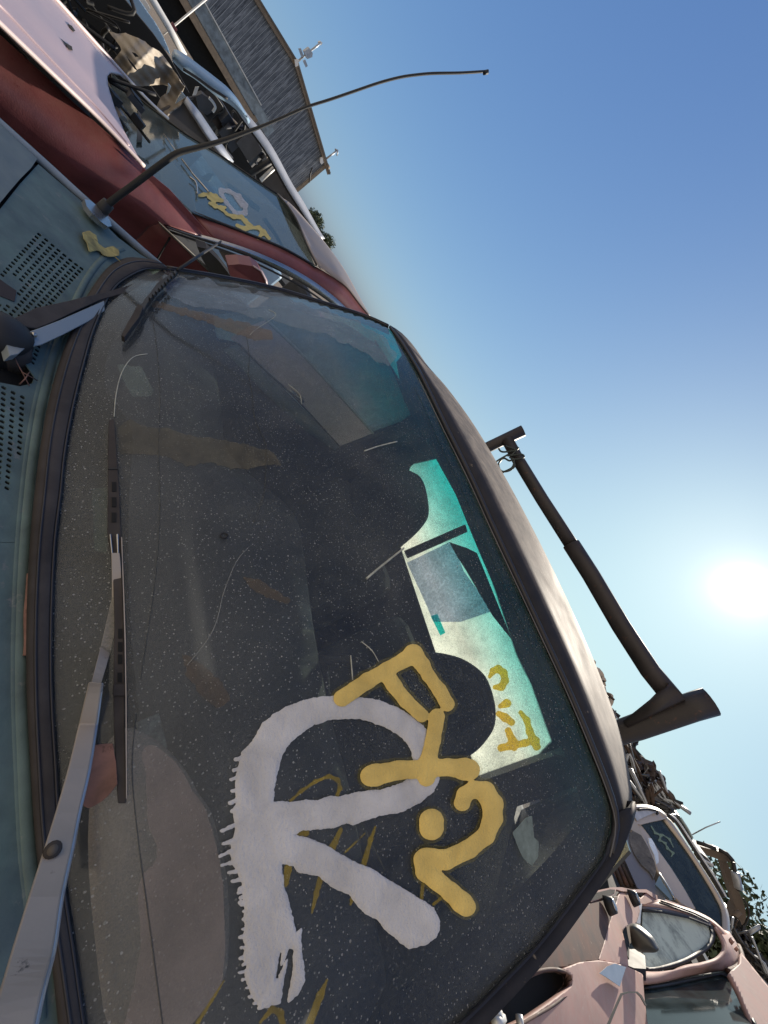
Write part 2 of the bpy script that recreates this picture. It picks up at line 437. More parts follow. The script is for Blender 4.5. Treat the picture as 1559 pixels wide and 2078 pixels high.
# ------------------------------------------------------------------ ground
gm = T('dirt'); p = gm.n('ShaderNodeBsdfPrincipled')
c = gm.mix(gm.noise(.5, 8), (.16, .125, .095), (.27, .22, .17)); c = gm.mix(gm.ramp(gm.noise(12, 6, rough=.7), .4, .7), c, (.12, .10, .08))
gm.l(c, p.inputs['Base Color']); p.inputs['Roughness'].default_value = .95; gm.l(gm.bump(gm.noise(25, 6), .6, .03), p.inputs['Normal']); gm.l(p.outputs[0], gm.o.inputs[0])
o = mesh('ground', [(-900, -900, 0), (900, -900, 0), (900, 900, 0), (-900, 900, 0)], [(0, 1, 2, 3)], gm.m, world=True); setp(o, kind='structure')
# ================================================================== the pickup truck
truck = empty('pickup_truck', 'weathered teal pickup truck with paint marks sprayed on its dusty windshield', 'pickup truck', (-.4, .9, 0))
# ---- windshield
glass_px = [(338, 548), (450, 566), (560, 588), (660, 618), (740, 643), (785, 664), (806, 684), (828, 718), (852, 762), (900, 862), (950, 962), (1000, 1072),
            (1050, 1182), (1100, 1290), (1150, 1400), (1200, 1522), (1236, 1620), (1245, 1672), (1232, 1728), (1190, 1795), (1080, 1935), (960, 2058), (860, 2150), (700, 2300), (450, 2420), (230, 2380),
            (178, 2150), (150, 1950), (122, 1750), (112, 1560), (103, 1400), (103, 1250), (110, 1100), (122, 1000), (130, 920), (146, 830), (168, 740), (192, 660), (228, 588), (275, 548)]
smooth_px = [tuple(q) for q in cat(glass_px, 3, True)]
glass = region('windshield', sd_poly(smooth_px), (90, 530, 1260, 2460), 7, G, GLASS, truck, solid=.004)
# ---- rubber seal at the foot of the glass
inner = [(345, 548), (300, 545), (262, 560), (228, 588), (192, 660), (168, 740), (146, 830), (130, 920), (122, 1000), (110, 1100), (103, 1250), (103, 1400), (112, 1560), (122, 1750), (150, 1950), (178, 2150), (200, 2300)]
mid = [(330, 535), (280, 530), (236, 546), (200, 590), (166, 660), (138, 735), (116, 820), (101, 905), (91, 1000), (80, 1110), (73, 1250), (73, 1400), (80, 1560), (92, 1730), (122, 1930), (150, 2130), (172, 2300)]
outer = [(318, 528), (262, 522), (222, 540), (182, 592), (148, 662), (119, 740), (97, 820), (82, 905), (70, 1000), (60, 1110), (54, 1250), (54, 1400), (62, 1560), (74, 1730), (100, 1910), (118, 2078), (140, 2300)]
def R3(P, off): return resample(cat([G(x, y, off) for x, y in P], 5), 90)
hull_rows('windshield_seal', [R3(outer, -.004), R3(outer, .004), R3([((a[0]*.6+b[0]*.4), (a[1]*.6+b[1]*.4)) for a, b in zip(outer, mid)], .009), R3(mid, .008), R3([((a[0]*.15+b[0]*.85), (a[1]*.15+b[1]*.85)) for a, b in zip(mid, inner)], .007), R3(inner, .004)], RUBBER, truck, solid=.003)
tube('seal_lip', R3(mid, .0085), .0012, TRIM, truck, 6)
tube('seal_lip', R3([(x+1, y) for x, y in inner], .005), .0011, TRIM, truck, 6)
# ---- cowl panel with real vent holes
CZ = -.392
class Cowl:
    n = np.array([0, 0, 1.])
    def __call__(s, px, py, off=0):
        p = UZ(px, py, CZ); x, y = p[0], p[1]
        # ridge along the glass and a raised bead round the vents
        return UZ(px, py, CZ+off)
cowl = Cowl()
slots = []
# slotted field beside the passenger wiper: rows run down-left, slots point up-right
def lerp(a, b, t): return (a[0]+(b[0]-a[0])*t, a[1]+(b[1]-a[1])*t)
A0, A1 = (80, 476), (168, 546); B0, B1 = (-6, 548+4), (28, 648)
rowL = [(80, 476), (94, 487), (107, 498), (119, 508), (131, 518), (143, 528), (155, 537), (166, 545)]
for r, (sx, sy) in enumerate(rowL):
    for i in range(34):
        x = sx - i*5.2 - i*i*.01; y = sy + i*5.6 + i*i*.02
        if x < -8 or y > 720: break
        if -4 < x < 38 and 560 < y < 616: continue
        slots.append([(x-2.4, y-1.7, 2.25), (x+2.4, y+1.7, 2.25)])
for k in range(5): slots.append([(76-k*3.0, 701+k*8.2, 2.2), (81-k*3.0, 705+k*8.2, 2.2)])
for cx_, y0, n, dx in ((46, 806, 11, -.55), (27, 797, 18, -.5), (8, 787, 24, -.45)):
    for k in range(n):
        y = y0+k*11.4; x = cx_+dx*k-.014*k*k
        if x < -6: continue
        slots.append([(x-2.4, y-1.3, 3.0), (x+2.4, y+1.3, 3.0)])
hole_c = [(0, 655), (18, 668), (12, 690), (30, 718), (52, 738), (70, 765), (66, 778), (40, 784), (0, 776), (-20, 760), (-20, 650)]
fslots, fhole = sd_caps([[(a, b, r) for a, b, r in s] for s in slots]), sd_poly(hole_c)
cowl_px = [(-60, 400), (0, 425), (42, 372), (78, 333), (130, 378), (170, 412), (205, 447), (240, 482), (285, 516), (318, 536), (262, 534), (222, 550), (186, 600), (152, 668), (124, 745), (102, 825), (87, 905), (75, 1000), (65, 1110), (59, 1250), (59, 1400), (67, 1560), (79, 1730), (105, 1910), (123, 2078), (145, 2300), (-60, 2300)]
fcowl = sd_poly(cowl_px)
def fc(X, Y):
    s = fcowl(X, Y)
    hs = np.full(X.shape, 1e9); m = (X < 180)
    hs[m] = np.minimum(_caps_local(X[m], Y[m]), fhole(X[m], Y[m]))
    return np.maximum(s, -hs)
SL = np.array([(s[0][0], s[0][1], s[1][0], s[1][1], s[0][2]) for s in slots])
def _caps_local(x, y):
    d = np.full(x.shape, 1e9)
    for x0, y0, x1, y1, r in SL:
        k = (abs(x-x0) < 14) & (abs(y-y0) < 14)
        if not k.any(): continue
        ex, ey = x1-x0, y1-y0; xx, yy = x[k], y[k]
        t = np.clip(((xx-x0)*ex+(yy-y0)*ey)/(ex*ex+ey*ey+1e-12), 0, 1)
        d[k] = np.minimum(d[k], np.hypot(xx-x0-t*ex, yy-y0-t*ey)-r)
    return d
cw = region('cowl_panel', fc, (-20, 330, 330, 1100), 1.6, cowl, TEAL, truck, solid=.0015, smooth=False)
region('cowl_panel', fcowl, (-20, 1100.4, 150, 2300), 8, cowl, TEAL, truck, solid=.0015, smooth=False)
# void and plenum under the vents
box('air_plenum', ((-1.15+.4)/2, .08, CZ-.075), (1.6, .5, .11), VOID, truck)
# pressed ridge running along the glass, and the bead round the vent field
ridge = [(250, 505), (215, 520), (180, 560), (140, 640), (112, 710), (88, 800), (72, 885), (59, 990), (49, 1110), (43, 1250), (42, 1400), (48, 1560), (57, 1730), (70, 1850), (75, 2078)]
tube('pressed_ridge', resample(cat([cowl(x, y, -.001) for x, y in ridge], 5), 70), .0055, TEAL, truck, 8, .6)
tube('pressed_ridge', resample(cat([cowl(x-14, y+3, -.002) for x, y in ridge[3:]], 5), 60), .0045, TEAL, truck, 8, .6)
bead = [(-10, 556), (20, 505), (55, 470), (95, 445), (140, 434), (172, 436), (196, 452), (225, 480), (255, 508)]
tube('pressed_ridge', resample(cat([cowl(x, y, -.003) for x, y in bead], 6), 50), .0042, TEAL, truck, 8, .6)
# ---- hood corner and fender edge
hood = panel('hood', [(-80, 180), (0, 248), (30, 280), (76, 322), (64, 340), (42, 362), (18, 390), (0, 412), (-80, 470)], ZP(CZ+.004), HOODP, truck, .006)
fe = [(-90, 160), (0, 243), (60, 297), (110, 342), (160, 388), (205, 428), (250, 468), (300, 512), (338, 544)]
E3 = resample(cat([UZ(x, y, -.386) for x, y in fe], 5), 50)
tube('fender_edge', [p+np.array([0, 0, -.006]) for p in E3], .0085, surface('sunlit fender edge paint', (.26, .29, .30), .4, var=.3, vs=14, dust=.4, dustc=(.5, .46, .4), spots=.2), truck, 8)  # bright edge tone paints the sunlight catching the fender
hull_rows('fender', [E3, [p+np.array([-.012, 0, -.02]) for p in E3], [p+np.array([-.05, 0, -.12]) for p in E3], [p+np.array([-.06, 0, -.5]) for p in E3]], TEAL, truck, solid=.004)
panel('hood_inner', [(-80, 180), (0, 245), (78, 326), (120, 380), (40, 420), (0, 440), (-80, 500)], ZP(CZ-.012), VOID, truck, .004)
panel('paint_patch', [(0, 600), (30, 612), (34, 590), (12, 575), (0, 566)], ZP(CZ+.0012), surface('rust stain', (.05, .035, .03), .8), truck, .0005)
# ---- antenna
T_ant = truck
ab = [(172, 404), (182, 406), (196, 416), (212, 432), (224, 448), (227, 459), (219, 460), (204, 449), (188, 434), (176, 418)]
panel('antenna_mount', ab, ZP(-.372), CHROME, truck, .010)
tube('antenna_mount', [UX(209, 424, -1.10)-np.array([0, 0, .02]), UX(209, 424, -1.10)+np.array([0, 0, .018])], [.013, .011], BLACK, truck, 12)
am = [(209, 424), (235, 402), (265, 380), (298, 355), (330, 331), (350, 317), (368, 308), (400, 300), (430, 292), (465, 281), (500, 268), (530, 257), (575, 238), (620, 218), (670, 202), (720, 185), (770, 168), (812, 157), (845, 152), (880, 149), (935, 148), (985, 145)]
AM = cat([UX(x, y, -1.10-.0001*i) for i, (x, y) in enumerate(am)], 4)
rr = np.interp(np.linspace(0, 1, len(AM)), [0, .25, .45, .55, 1], [.0066, .0058, .0040, .0026, .0024])
tube('antenna', AM, rr, BLACK, truck, 10)
_tip = tube('antenna_tip', [AM[-1]-np.array([0, 0, .004]), AM[-1]+np.array([0, .004, .006])], [.004, .004], BLACK, truck, 8)
# ---- passenger-side wiper on the cowl
def bar(name, L, Rr, surf, offs, mat, th=.004, bevel=.0008, label=None, parent=None):
    """bar traced by its two edges; offs = height over the sheet along it"""
    n = len(L); V = []
    for (a, b, o) in zip(L, Rr, offs):
        p, q = surf(a[0], a[1], o), surf(b[0], b[1], o); V += [p, q, q-surf.n*th, p-surf.n*th]
    Fc = [(0, 1, 2, 3)]
    for i in range(n-1):
        for k in range(4):
            a = i*4+k; b = i*4+(k+1) % 4; Fc.append((a, b, b+4, a+4))
    Fc.append(tuple((n-1)*4+k for k in (3, 2, 1, 0)))
    o = mesh(name, V, Fc, mat, parent or truck, bevel=bevel, label=label)
    m = bmesh.new(); m.from_mesh(o.data); bmesh.ops.recalc_face_normals(m, faces=m.faces); m.to_mesh(o.data); m.free()
    return o
w1 = bar('wiper_arm', [(30, 645), (75, 624), (140, 610), (180, 600), (215, 592), (260, 580), (300, 562), (332, 546)],
         [(40, 662), (75, 666), (110, 652), (160, 628), (205, 608), (262, 592), (305, 574), (336, 556)], cowl, [.020, .022, .024, .026, .026, .028, .034, .04], RUBBER, .012, label='dark passenger wiper arm with a bare metal flank')
bar('arm_cheek', [(55, 674), (76, 667), (120, 650), (170, 628), (212, 610)], [(57, 704), (85, 699), (130, 678), (180, 652), (213, 630)], cowl, [.021, .022, .024, .025, .026], surface('pale bare metal', (.30, .33, .34), .5, metal=.3, var=.1), .003, parent=w1)
bar('arm_cheek', [(14, 700), (30, 680), (45, 665), (52, 676)], [(20, 722), (38, 718), (52, 706), (54, 704)], cowl, [.018, .02, .021, .021], surface('grey joint metal', (.22, .25, .26), .6, var=.3, dust=.3), .012, parent=w1)
tube('rivet', [cowl(69, 679, .0225), cowl(69, 679, .0265)], [.0035, .0028], CHROME, w1, 12)
pv = cowl(-2, 690, 0)
tube('wiper_pivot', [pv+np.array([0, 0, -.05]), pv+np.array([0, 0, .012]), pv+np.array([0, 0, .024]), pv+np.array([0, 0, .030])], [.028, .028, .023, .010], BLACK, truck, 24)
tube('wiper_pivot', [cowl(16, 735, -.03), cowl(24, 700, .012)], [.024, .018], RUBBER, truck, 16)
bl = [(361, 549), (345, 556), (332, 565), (318, 575), (306, 592), (294, 606), (284, 622), (276, 634)]
br = [(359, 553), (347, 563), (336, 574), (323, 585), (311, 601), (300, 615), (291, 630), (284, 641)]
w1b = bar('wiper_blade', bl, br, G, [.014]*8, BLACK, .009, parent=w1)
bar('blade_clip', [(280, 616), (270, 636), (258, 656), (246, 680)], [(291, 622), (283, 643), (268, 663), (253, 684)], G, [.02, .018, .016, .013], RUBBER, .010, parent=w1b)
for k in range(9):
    t = k/8; a = (352-t*50, 552+t*50)
    bar('blade_tooth', [a, (a[0]+4, a[1]+4)], [(a[0]+3, a[1]-4), (a[0]+7, a[1])], G, [.021, .021], BLACK, .006, bevel=0, parent=w1b)
tube('washer_rod', [G(361, 548, .02), UX(405, 518, -1.2), UX(449, 490, -1.6)], .0035, BLACK, truck, 8)
for a, b, c_ in (((28, 722), (38, 742), (60, 783)), ((60, 755), (52, 768), (40, 780)), ((45, 755), (58, 762), (76, 772))):
    setp(tube('pine_needle', [cowl(*a, .008), cowl(*b, .010), cowl(*c_, .002)], .0007, LEAF1, None, 5), 'thin dry pine needle lying over the wiper pivot hole', 'pine needle', 'pine needles by the wiper pivot')
# ---- driver-side wiper across the glass
wl = [(221, 852), (219, 900), (219, 945), (219, 1000), (218, 1083), (225, 1130), (230, 1180), (232, 1260), (231, 1340), (230, 1400), (231, 1480), (235, 1560), (239, 1630)]
wr = [(232, 850), (236, 900), (239, 945), (243, 1000), (246, 1083), (246, 1130), (248, 1180), (251, 1260), (252, 1340), (253, 1400), (253, 1480), (255, 1560), (256, 1630)]
w2b = bar('wiper_blade', wl, wr, G, [.006]*13, RUBBER, .006, label='long ribbed wiper blade lying on the dusty glass')
for y in (978, 1009, 1040, 1276, 1303, 1328, 1365):
    x = np.interp(y, [q[1] for q in wl], [q[0] for q in wl])+8
    bar('blade_slot', [(x, y), (x, y+19)], [(x+9, y), (x+9, y+19)], G, [.0068]*2, VOID, .0012, bevel=0, parent=w2b)
bar('blade_joint', [(220, 948), (219, 952)], [(240, 948), (240, 952)], G, [.0072]*2, BLACK, .004, parent=w2b)
bar('blade_joint', [(222, 1083), (226, 1124)], [(226, 1083), (230, 1124)], G, [.0095]*2, CHROME, .006, parent=w2b)
bar('blade_joint', [(236, 1083), (238, 1124)], [(241, 1083), (242, 1124)], G, [.0095]*2, CHROME, .006, parent=w2b)
bar('blade_joint', [(229, 1388), (229, 1412)], [(255, 1388), (254, 1412)], G, [.008]*2, RUBBER, .006, parent=w2b)
bar('blade_lip', [(246, 1090), (250, 1200), (253, 1300), (255, 1420), (256, 1620)], [(248, 1090), (252, 1200), (255.5, 1300), (257, 1420), (258, 1620)], G, [.009]*5, ALU, .004, bevel=0, parent=w2b)
# arm, rising from the blade over the cowl
class Dist:
    n = np.array([0, -.35, .93])
    def __call__(s, px, py, off): return ray(px, py)*off
def armbar(name, L, Rr, D, mat, th, parent=None, bevel=.001):
    m_ = (len(L)-1)*6+1; tt = np.linspace(0, len(L)-1, m_); L = cat(L, 6); Rr = cat(Rr, 6); D = list(np.interp(tt, range(len(D)), D))
    n = len(L); V = []
    for a, b, d in zip(L, Rr, D):
        p, q = ray(*a)*d, ray(*b)*d; nn = p/np.linalg.norm(p); V += [p, q, q+nn*th, p+nn*th]
    Fc = [(0, 1, 2, 3)]
    for i in range(n-1):
        for k in range(4):
            a = i*4+k; b = i*4+(k+1) % 4; Fc.append((a, b, b+4, a+4))
    Fc.append(tuple((n-1)*4+k for k in (3, 2, 1, 0)))
    o = mesh(name, V, Fc, mat, parent or truck, bevel=bevel)
    m = bmesh.new(); m.from_mesh(o.data); bmesh.ops.recalc_face_normals(m, faces=m.faces); m.to_mesh(o.data); m.free(); return o
g0 = np.linalg.norm(G(235, 1130)); g1 = np.linalg.norm(G(200, 1385))
w2 = armbar('wiper_arm', [(226, 1122), (227, 1160), (227, 1212), (222, 1235), (205, 1310), (186, 1384)], [(243, 1122), (246, 1160), (246, 1215), (241, 1245), (225, 1320), (206, 1385)], [g0-.016, g0-.017, g0-.018, g0-.02, g0-.03, g1-.04], ALU, .003)
LB = [(180, 1384), (160, 1470), (138, 1560), (112, 1650), (90, 1720), (58, 1820), (25, 1925), (-10, 2040), (-55, 2180)]
RB = [(208, 1385), (196, 1470), (181, 1560), (160, 1650), (146, 1720), (124, 1820), (108, 1925), (84, 2020), (52, 2170)]
DB = [g1-.043, .425, .40, .38, .365, .345, .33, .315, .30]
w2c = armbar('arm_channel', LB, RB, DB, ALU, .004, w2)
armbar('channel_flange', [(x-4, y) for x, y in RB], [(x+3+i*.7, y+1) for i, (x, y) in enumerate(RB)], [d+.0015 for d in DB], surface('bright flange edge', (.42, .45, .50), .3, metal=.6, var=.15), .012, w2)
for dd, rr_, mm in ((.0, .0046, RUBBER), (-.001, .0028, surface('rusty bolt', (.12, .10, .08), .7, metal=.3))):
    c0 = ray(107, 1725)*(.362+dd); tube('bolt', [c0, c0-ray(107, 1725)*.0025], [rr_, rr_*.9], mm, w2, 14)
# ---- roof, header and pillars
trim = [(792, 664), (812, 690), (832, 722), (856, 764), (904, 864), (954, 966), (1003, 1075), (1054, 1185), (1104, 1293), (1154, 1402), (1204, 1522), (1240, 1618), (1250, 1672), (1238, 1730)]
TR = resample(cat([G(x, y, .004) for x, y in trim], 5), 80)
tube('windshield_trim', TR, .0055, TRIM, truck, 8)
tube('trim_lip', [p+np.array([0, -.004, .006]) for p in resample(cat([G(x-10, y+8, .006) for x, y in trim[3:]], 5), 70)], .0011, surface('worn trim lip', (.15, .14, .14), .6), truck, 5)
roofsil = [(792, 660), (815, 675), (840, 702), (868, 742), (910, 790), (962, 862), (1018, 955), (1080, 1070), (1140, 1192), (1198, 1322), (1238, 1425), (1262, 1500), (1279, 1580), (1283, 1640), (1268, 1692)]
def roofy(i, n): t = i/(n-1); return .82+.13*math.sin(math.pi*min(max(t, 0), 1))**.6
NR = 80
tpx = resample(cat([(x+4, y-2) for x, y in trim], 5), NR); spx = resample(cat(roofsil, 5), NR)
TRI = [G(a[0]-4, a[1]+2, .004) for a in tpx]
rows = [[p+np.array([0, .003, .001]) for p in TRI]]
for t_, dy in ((.12, .004), (.25, .012), (.38, .026), (.48, .050), (.6, .095), (.74, .15), (.87, .21), (1.0, .29)):
    rw_ = []
    for i, (a, b, p) in enumerate(zip(tpx, spx, TRI)):
        u_ = i/(NR-1); k_ = .35+.65*min(1, math.sin(math.pi*min(max(u_, .0), 1))*1.6)
        rw_.append(UY(a[0]+(b[0]-a[0])*t_, a[1]+(b[1]-a[1])*t_, p[1]+.004+dy*k_))
    rows.append(rw_)
RS = rows[-1]
for k, dy in enumerate((.06, .16, .30, .42, .50)):
    xc = -.38
    rows.append([np.array([xc+(p[0]-xc)*(1-.01*k), p[1]+dy, p[2]*(p[1]+dy)/p[1]*(.98-.02*k)-.004-.012*k-(.03 if k == 4 else 0)]) for p in RS])
hull_rows('roof', rows, ROOFP, truck, solid=.006)
# driver-side pillar from the roof corner down to the cowl
pin = [(1246, 1650), (1247, 1685), (1238, 1712), (1226, 1748), (1190, 1800), (1140, 1866), (1085, 1935), (1025, 1998), (962, 2062), (860, 2156), (740, 2250)]
pout = [(1283, 1625), (1284, 1648), (1273, 1682), (1256, 1720), (1212, 1792), (1160, 1866), (1098, 1945), (1038, 2010), (968, 2084), (890, 2170), (770, 2290)]
PI = resample(cat([G(x, y, .003) for x, y in pin], 5), 40); PO = resample(cat([G(x, y, -.004) for x, y in pout], 5), 40)
PM = [a*.5+b*.5+np.array([0, -.006, .006]) for a, b in zip(PI, PO)]
hull_rows('windshield_pillar', [PI, PM, PO, [p+np.array([.01, .05, -.02]) for p in PO], [p+np.array([-.03, .07, -.02]) for p in PO]], ROOFP, truck, solid=.004)
tube('pillar_trim', PI, .004, TRIM, truck, 8)
# passenger-side pillar (thin dark line against the red car)
lp = [(336, 545), (450, 563), (560, 586), (660, 616), (740, 641), (788, 662)]
LP = resample(cat([G(x, y, .001) for x, y in lp], 5), 30)
hull_rows('windshield_pillar', [[p+np.array([0, 0, .003]) for p in LP], [p+np.array([-.014, .004, .001]) for p in LP], [p+np.array([-.022, .05, -.012]) for p in LP]], TRIM, truck, solid=.003)
tube('pillar_trim', LP, .0032, TRIM, truck, 8)
# ---- cab behind the glass
YB = 1.36; BW = YP(YB)
win = [(835, 940), (905, 925), (945, 1040), (1000, 1180), (1050, 1330), (1080, 1390), (1122, 1508), (1100, 1530), (985, 1585), (968, 1575), (890, 1345), (820, 1135), (790, 1040)]
win = [tuple(q) for q in win]
fw = sd_poly(win)
back = lambda X, Y: np.maximum(sd_poly([project(p) for p in ((-1.05, YB, -.03), (.22, YB, -.05), (.30, YB, -.16), (.34, YB, -1.0), (-1.05, YB, -1.0))])(X, Y), -fw(X, Y))
region('cab_back_wall', back, (300, 650, 1250, 2000), 7, BW, CABIN, truck, solid=.02)
region('rear_window', lambda X, Y: fw(X, Y)-4, (760, 900, 1160, 1620), 8, YP(YB+.008), glassmat('dusty rear glass', (.85, .95, .88), dust=.72, dustc=(.93, .93, .86), trans=.9), truck, solid=.003)
# centre post of the slider, frost film on the middle pane
panel('window_post', [(820, 1118), (826, 1132), (948, 1078), (944, 1064)], YP(YB-.004), RUBBER, truck, .01)
panel('window_film', [(826, 1142), (912, 1100), (930, 1130), (942, 1160), (1000, 1240), (935, 1262), (880, 1262), (862, 1220)], YP(YB-.003), film('frosted film', (.55, .60, .66), .35, vs=90, tint=(.80, .86, 1.0)), truck, .0006)
panel('window_film', [(874, 1250), (888, 1246), (904, 1284), (894, 1290)], YP(YB-.005), film('teal film', (.05, .55, .55), .2, tint=(.12, .85, .85)), truck, .0006)
panel('torn_liner', [(912, 1100), (948, 1112), (968, 1122), (990, 1175), (1040, 1300), (1000, 1250), (945, 1156), (925, 1125)], YP(YB-.006), CABIN, truck, .003)
# yellow writing on the rear glass
s8 = lambda X, Y, r: (900+X/2.598, 1200+Y/2.598, r)
rw = sd_caps([[s8(245, 450, 4), s8(262, 420, 6), s8(290, 408, 7), s8(318, 430, 7), s8(325, 470, 7), s8(305, 505, 7), s8(272, 505, 5)],
              [s8(335, 590, 9), s8(300, 605, 5)], [s8(292, 645, 6), s8(325, 665, 8), s8(360, 690, 7)],
              [s8(342, 735, 7), s8(365, 790, 8), s8(375, 830, 5)], [s8(305, 825, 8), s8(350, 815, 7), s8(430, 800, 7), s8(490, 785, 7)],
              [s8(408, 640, 5), s8(440, 680, 6), s8(455, 740, 7), s8(492, 820, 8)]])
region('paint_mark', rw, (980, 1340, 1110, 1540), 2, YP(YB-.002), YFILM, truck, rough=(.8, 6), label='small yellow letters sprayed on the rear window')
# roof liner, doors, dash, seats
hull_rows('roof_liner', [[p+np.array([0, .010, -.004]) for p in TRI[4:-6]], [p+np.array([0, .02, -.035]) for p in TRI[4:-6]], [np.array([p[0], 1.0, .0-.03]) for p in TRI[4:-6]], [np.array([p[0], YB, -.03]) for p in TRI[4:-6]]], CABIN, truck, solid=.01)
# passenger door with its window opening
XD = XP(-1.02)
dwin = [(432, 640), (560, 622), (700, 660), (770, 706), (800, 760), (838, 850), (690, 906), (485, 700), (440, 690)]
fd = sd_poly(dwin)
dfn = lambda X, Y: np.maximum(sd_poly([project(p) for p in ((-1.02, .40, -.37), (-1.02, .62, -.20), (-1.02, .88, -.02), (-1.02, YB, -.02), (-1.02, YB, -1.0), (-1.02, .40, -1.0))])(X, Y), -fd(X, Y))
region('door', dfn, (240, 540, 980, 1500), 6, XD, CABIN, truck, solid=.03, label='dark inner side of the passenger door')
region('door_window', lambda X, Y: fd(X, Y)-3, (400, 600, 860, 930), 7, XP(-1.03), glassmat('greenish side glass', (.80, .88, .85), dust=.80, dustc=(.66, .78, .74), trans=.75), truck, solid=.003)
cap = panel('added_door_strip', [(470, 690), (505, 668), (545, 652), (600, 708), (660, 772), (755, 880), (722, 893), (690, 905), (600, 806), (485, 697)], XP(-1.012), surface('mauve grey added strip', (.85, .72, .73), .7, var=.12, vs=12, dust=.3, dustc=(.40, .36, .34)), truck, .012)  # pale panel added to brighten the door strip seen through the glass
tube('added_strip_edge', cat([UX(a, b, -1.0) for a, b in ((541, 650), (600, 706), (660, 770), (757, 879))], 4), .0045, surface('pale added strip edge', (.5, .55, .5), .6), cap, 6)
tube('added_strip_edge', cat([UX(a, b, -1.0) for a, b in ((485, 698), (545, 758), (600, 808), (690, 906))], 4), .003, RUBBER, cap, 6)
tube('added_strip_handle', [UX(578, 785, -.995), UX(600, 800, -.985), UX(616, 814, -.985)], [.003, .008, .007], CHROME, cap, 8)
ribbon('window_sill', [UX(x, y, -1.0) for x, y in ((485, 700), (560, 775), (625, 840), (690, 906))], [UX(x, y, -.985) for x, y in ((455, 712), (530, 790), (600, 860), (680, 915))], surface('pale green sill', (.16, .22, .21), .6, dust=.3), truck, solid=.01)
box('door', (.36, .85, -.6), (.04, 1.1, .55), CABIN, truck)
box('door_post', (-1.0, YB-.02, -.4), (.08, .1, .8), CABIN, truck); box('door_post', (.29, YB-.02, -.45), (.08, .1, .7), CABIN, truck)
mesh('door_window', [(.365, .62, -.36), (.365, YB, -.36), (.34, YB, -.06), (.30, .80, -.06)], [(0, 1, 2, 3)], surface('dark side glass', (.03, .035, .04), .3), truck, solid=.004); box('cab_back', (-.35, YB+.05, -.75), (1.5, .04, .7), TEAL, truck); box('cab_floor', (-.3, .85, -1.12), (1.5, 1.1, .04), CABIN, truck)
# dashboard: pad rising behind the glass with a stepped edge
de = [(330, 590), (372, 640), (410, 692), (432, 800), (440, 888), (480, 950), (540, 1000), (590, 1046), (604, 1110), (622, 1260), (648, 1410), (668, 1500), (690, 1580), (712, 1700), (740, 1850), (770, 2000)]
DE = resample(cat([UZ(x, y, -.425) for x, y in de], 5), 60)
DN = []
for p in DE:
    DN.append(np.array([p[0], GY+GB*(p[0]-GX)**2+GM*(-.415-GZ)+.022, -.425]))
hull_rows('dashboard', [DN, [a*.5+b*.5+np.array([0, 0, .006]) for a, b in zip(DN, DE)], DE, [p+np.array([0, .018, -.008]) for p in DE], [p+np.array([0, .02, -.3]) for p in DE]], CABIN, truck, solid=.01)
# beige raised cover over the instrument binnacle
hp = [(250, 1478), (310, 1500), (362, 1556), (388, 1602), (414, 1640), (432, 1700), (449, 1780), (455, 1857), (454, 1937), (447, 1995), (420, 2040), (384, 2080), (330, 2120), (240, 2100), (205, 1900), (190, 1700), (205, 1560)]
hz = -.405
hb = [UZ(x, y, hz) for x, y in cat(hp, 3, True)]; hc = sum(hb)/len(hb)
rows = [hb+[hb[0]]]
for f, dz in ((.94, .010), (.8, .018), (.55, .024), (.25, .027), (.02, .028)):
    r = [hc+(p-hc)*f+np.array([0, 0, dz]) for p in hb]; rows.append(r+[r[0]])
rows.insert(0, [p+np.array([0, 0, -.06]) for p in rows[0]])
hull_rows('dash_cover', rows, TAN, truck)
tube('dash_edge_highlight', DE, .0035, surface('pale dash edge highlight', (.30, .31, .31), .6), truck, 6)  # pale tube paints the highlight along the dash edge
box('sticker', tuple(UZ(308, 1492, hz+.006)), (.035, .025, .002), surface('printed tag', (.24, .26, .24), .7, var=.5, vs=120), truck, rot=.2)
# seats with rounded head restraints
def pill(name, px, y, th, mat, parent):
    P = [tuple(q) for q in cat(px, 4, True)]; f = sd_poly(P)
    xs = [q[0] for q in P]; ys = [q[1] for q in P]
    class S:
        def __call__(s, a, b, off=0): return UY(a, b, y-off)
    return region(name, f, (min(xs)-4, min(ys)-4, max(xs)+4, max(ys)+4), 5, S(), mat, parent, dome=.03, solid=.06)
pill('headrest', [(838, 958), (858, 975), (868, 1010), (870, 1045), (858, 1068), (835, 1092), (800, 1122), (745, 1172), (700, 1120), (690, 1040), (720, 970), (780, 940)], 1.20, .08, SEAT, truck)
pill('headrest', [(740, 1310), (800, 1325), (850, 1322), (900, 1326), (945, 1340), (985, 1372), (1003, 1420), (1006, 1460), (996, 1490), (962, 1528), (900, 1560), (820, 1560), (760, 1500), (730, 1400)], 1.16, .08, SEAT, truck)
for xc in (-.62, -.02):
    box('seat_back', (xc, 1.22, -.68), (.52, .14, .56), SEAT, truck, bevel=.05)
    box('seat_cushion', (xc, .98, -.90), (.52, .45, .14), SEAT, truck, bevel=.05)
# steering wheel and column
cen = np.array([.04, .70, -.47]); ax = Vector((0, -.82, .57)).normalized(); u = Vector((1, 0, 0)); v = ax.cross(u)
ring = [cen+.19*(math.cos(a)*np.array(u)+math.sin(a)*np.array(v)) for a in np.linspace(0, 2*math.pi, 49)]
sw = tube('steering_wheel', ring, .012, BLACK, truck, 10)
for a in (.2, math.pi-.2, 1.5*math.pi):
    tube('spoke', [cen, cen+.19*(math.cos(a)*np.array(u)+math.sin(a)*np.array(v))], .011, BLACK, sw, 8)
tube('steering_column', [cen, cen-np.array(ax)*.28], .03, BLACK, truck, 12)
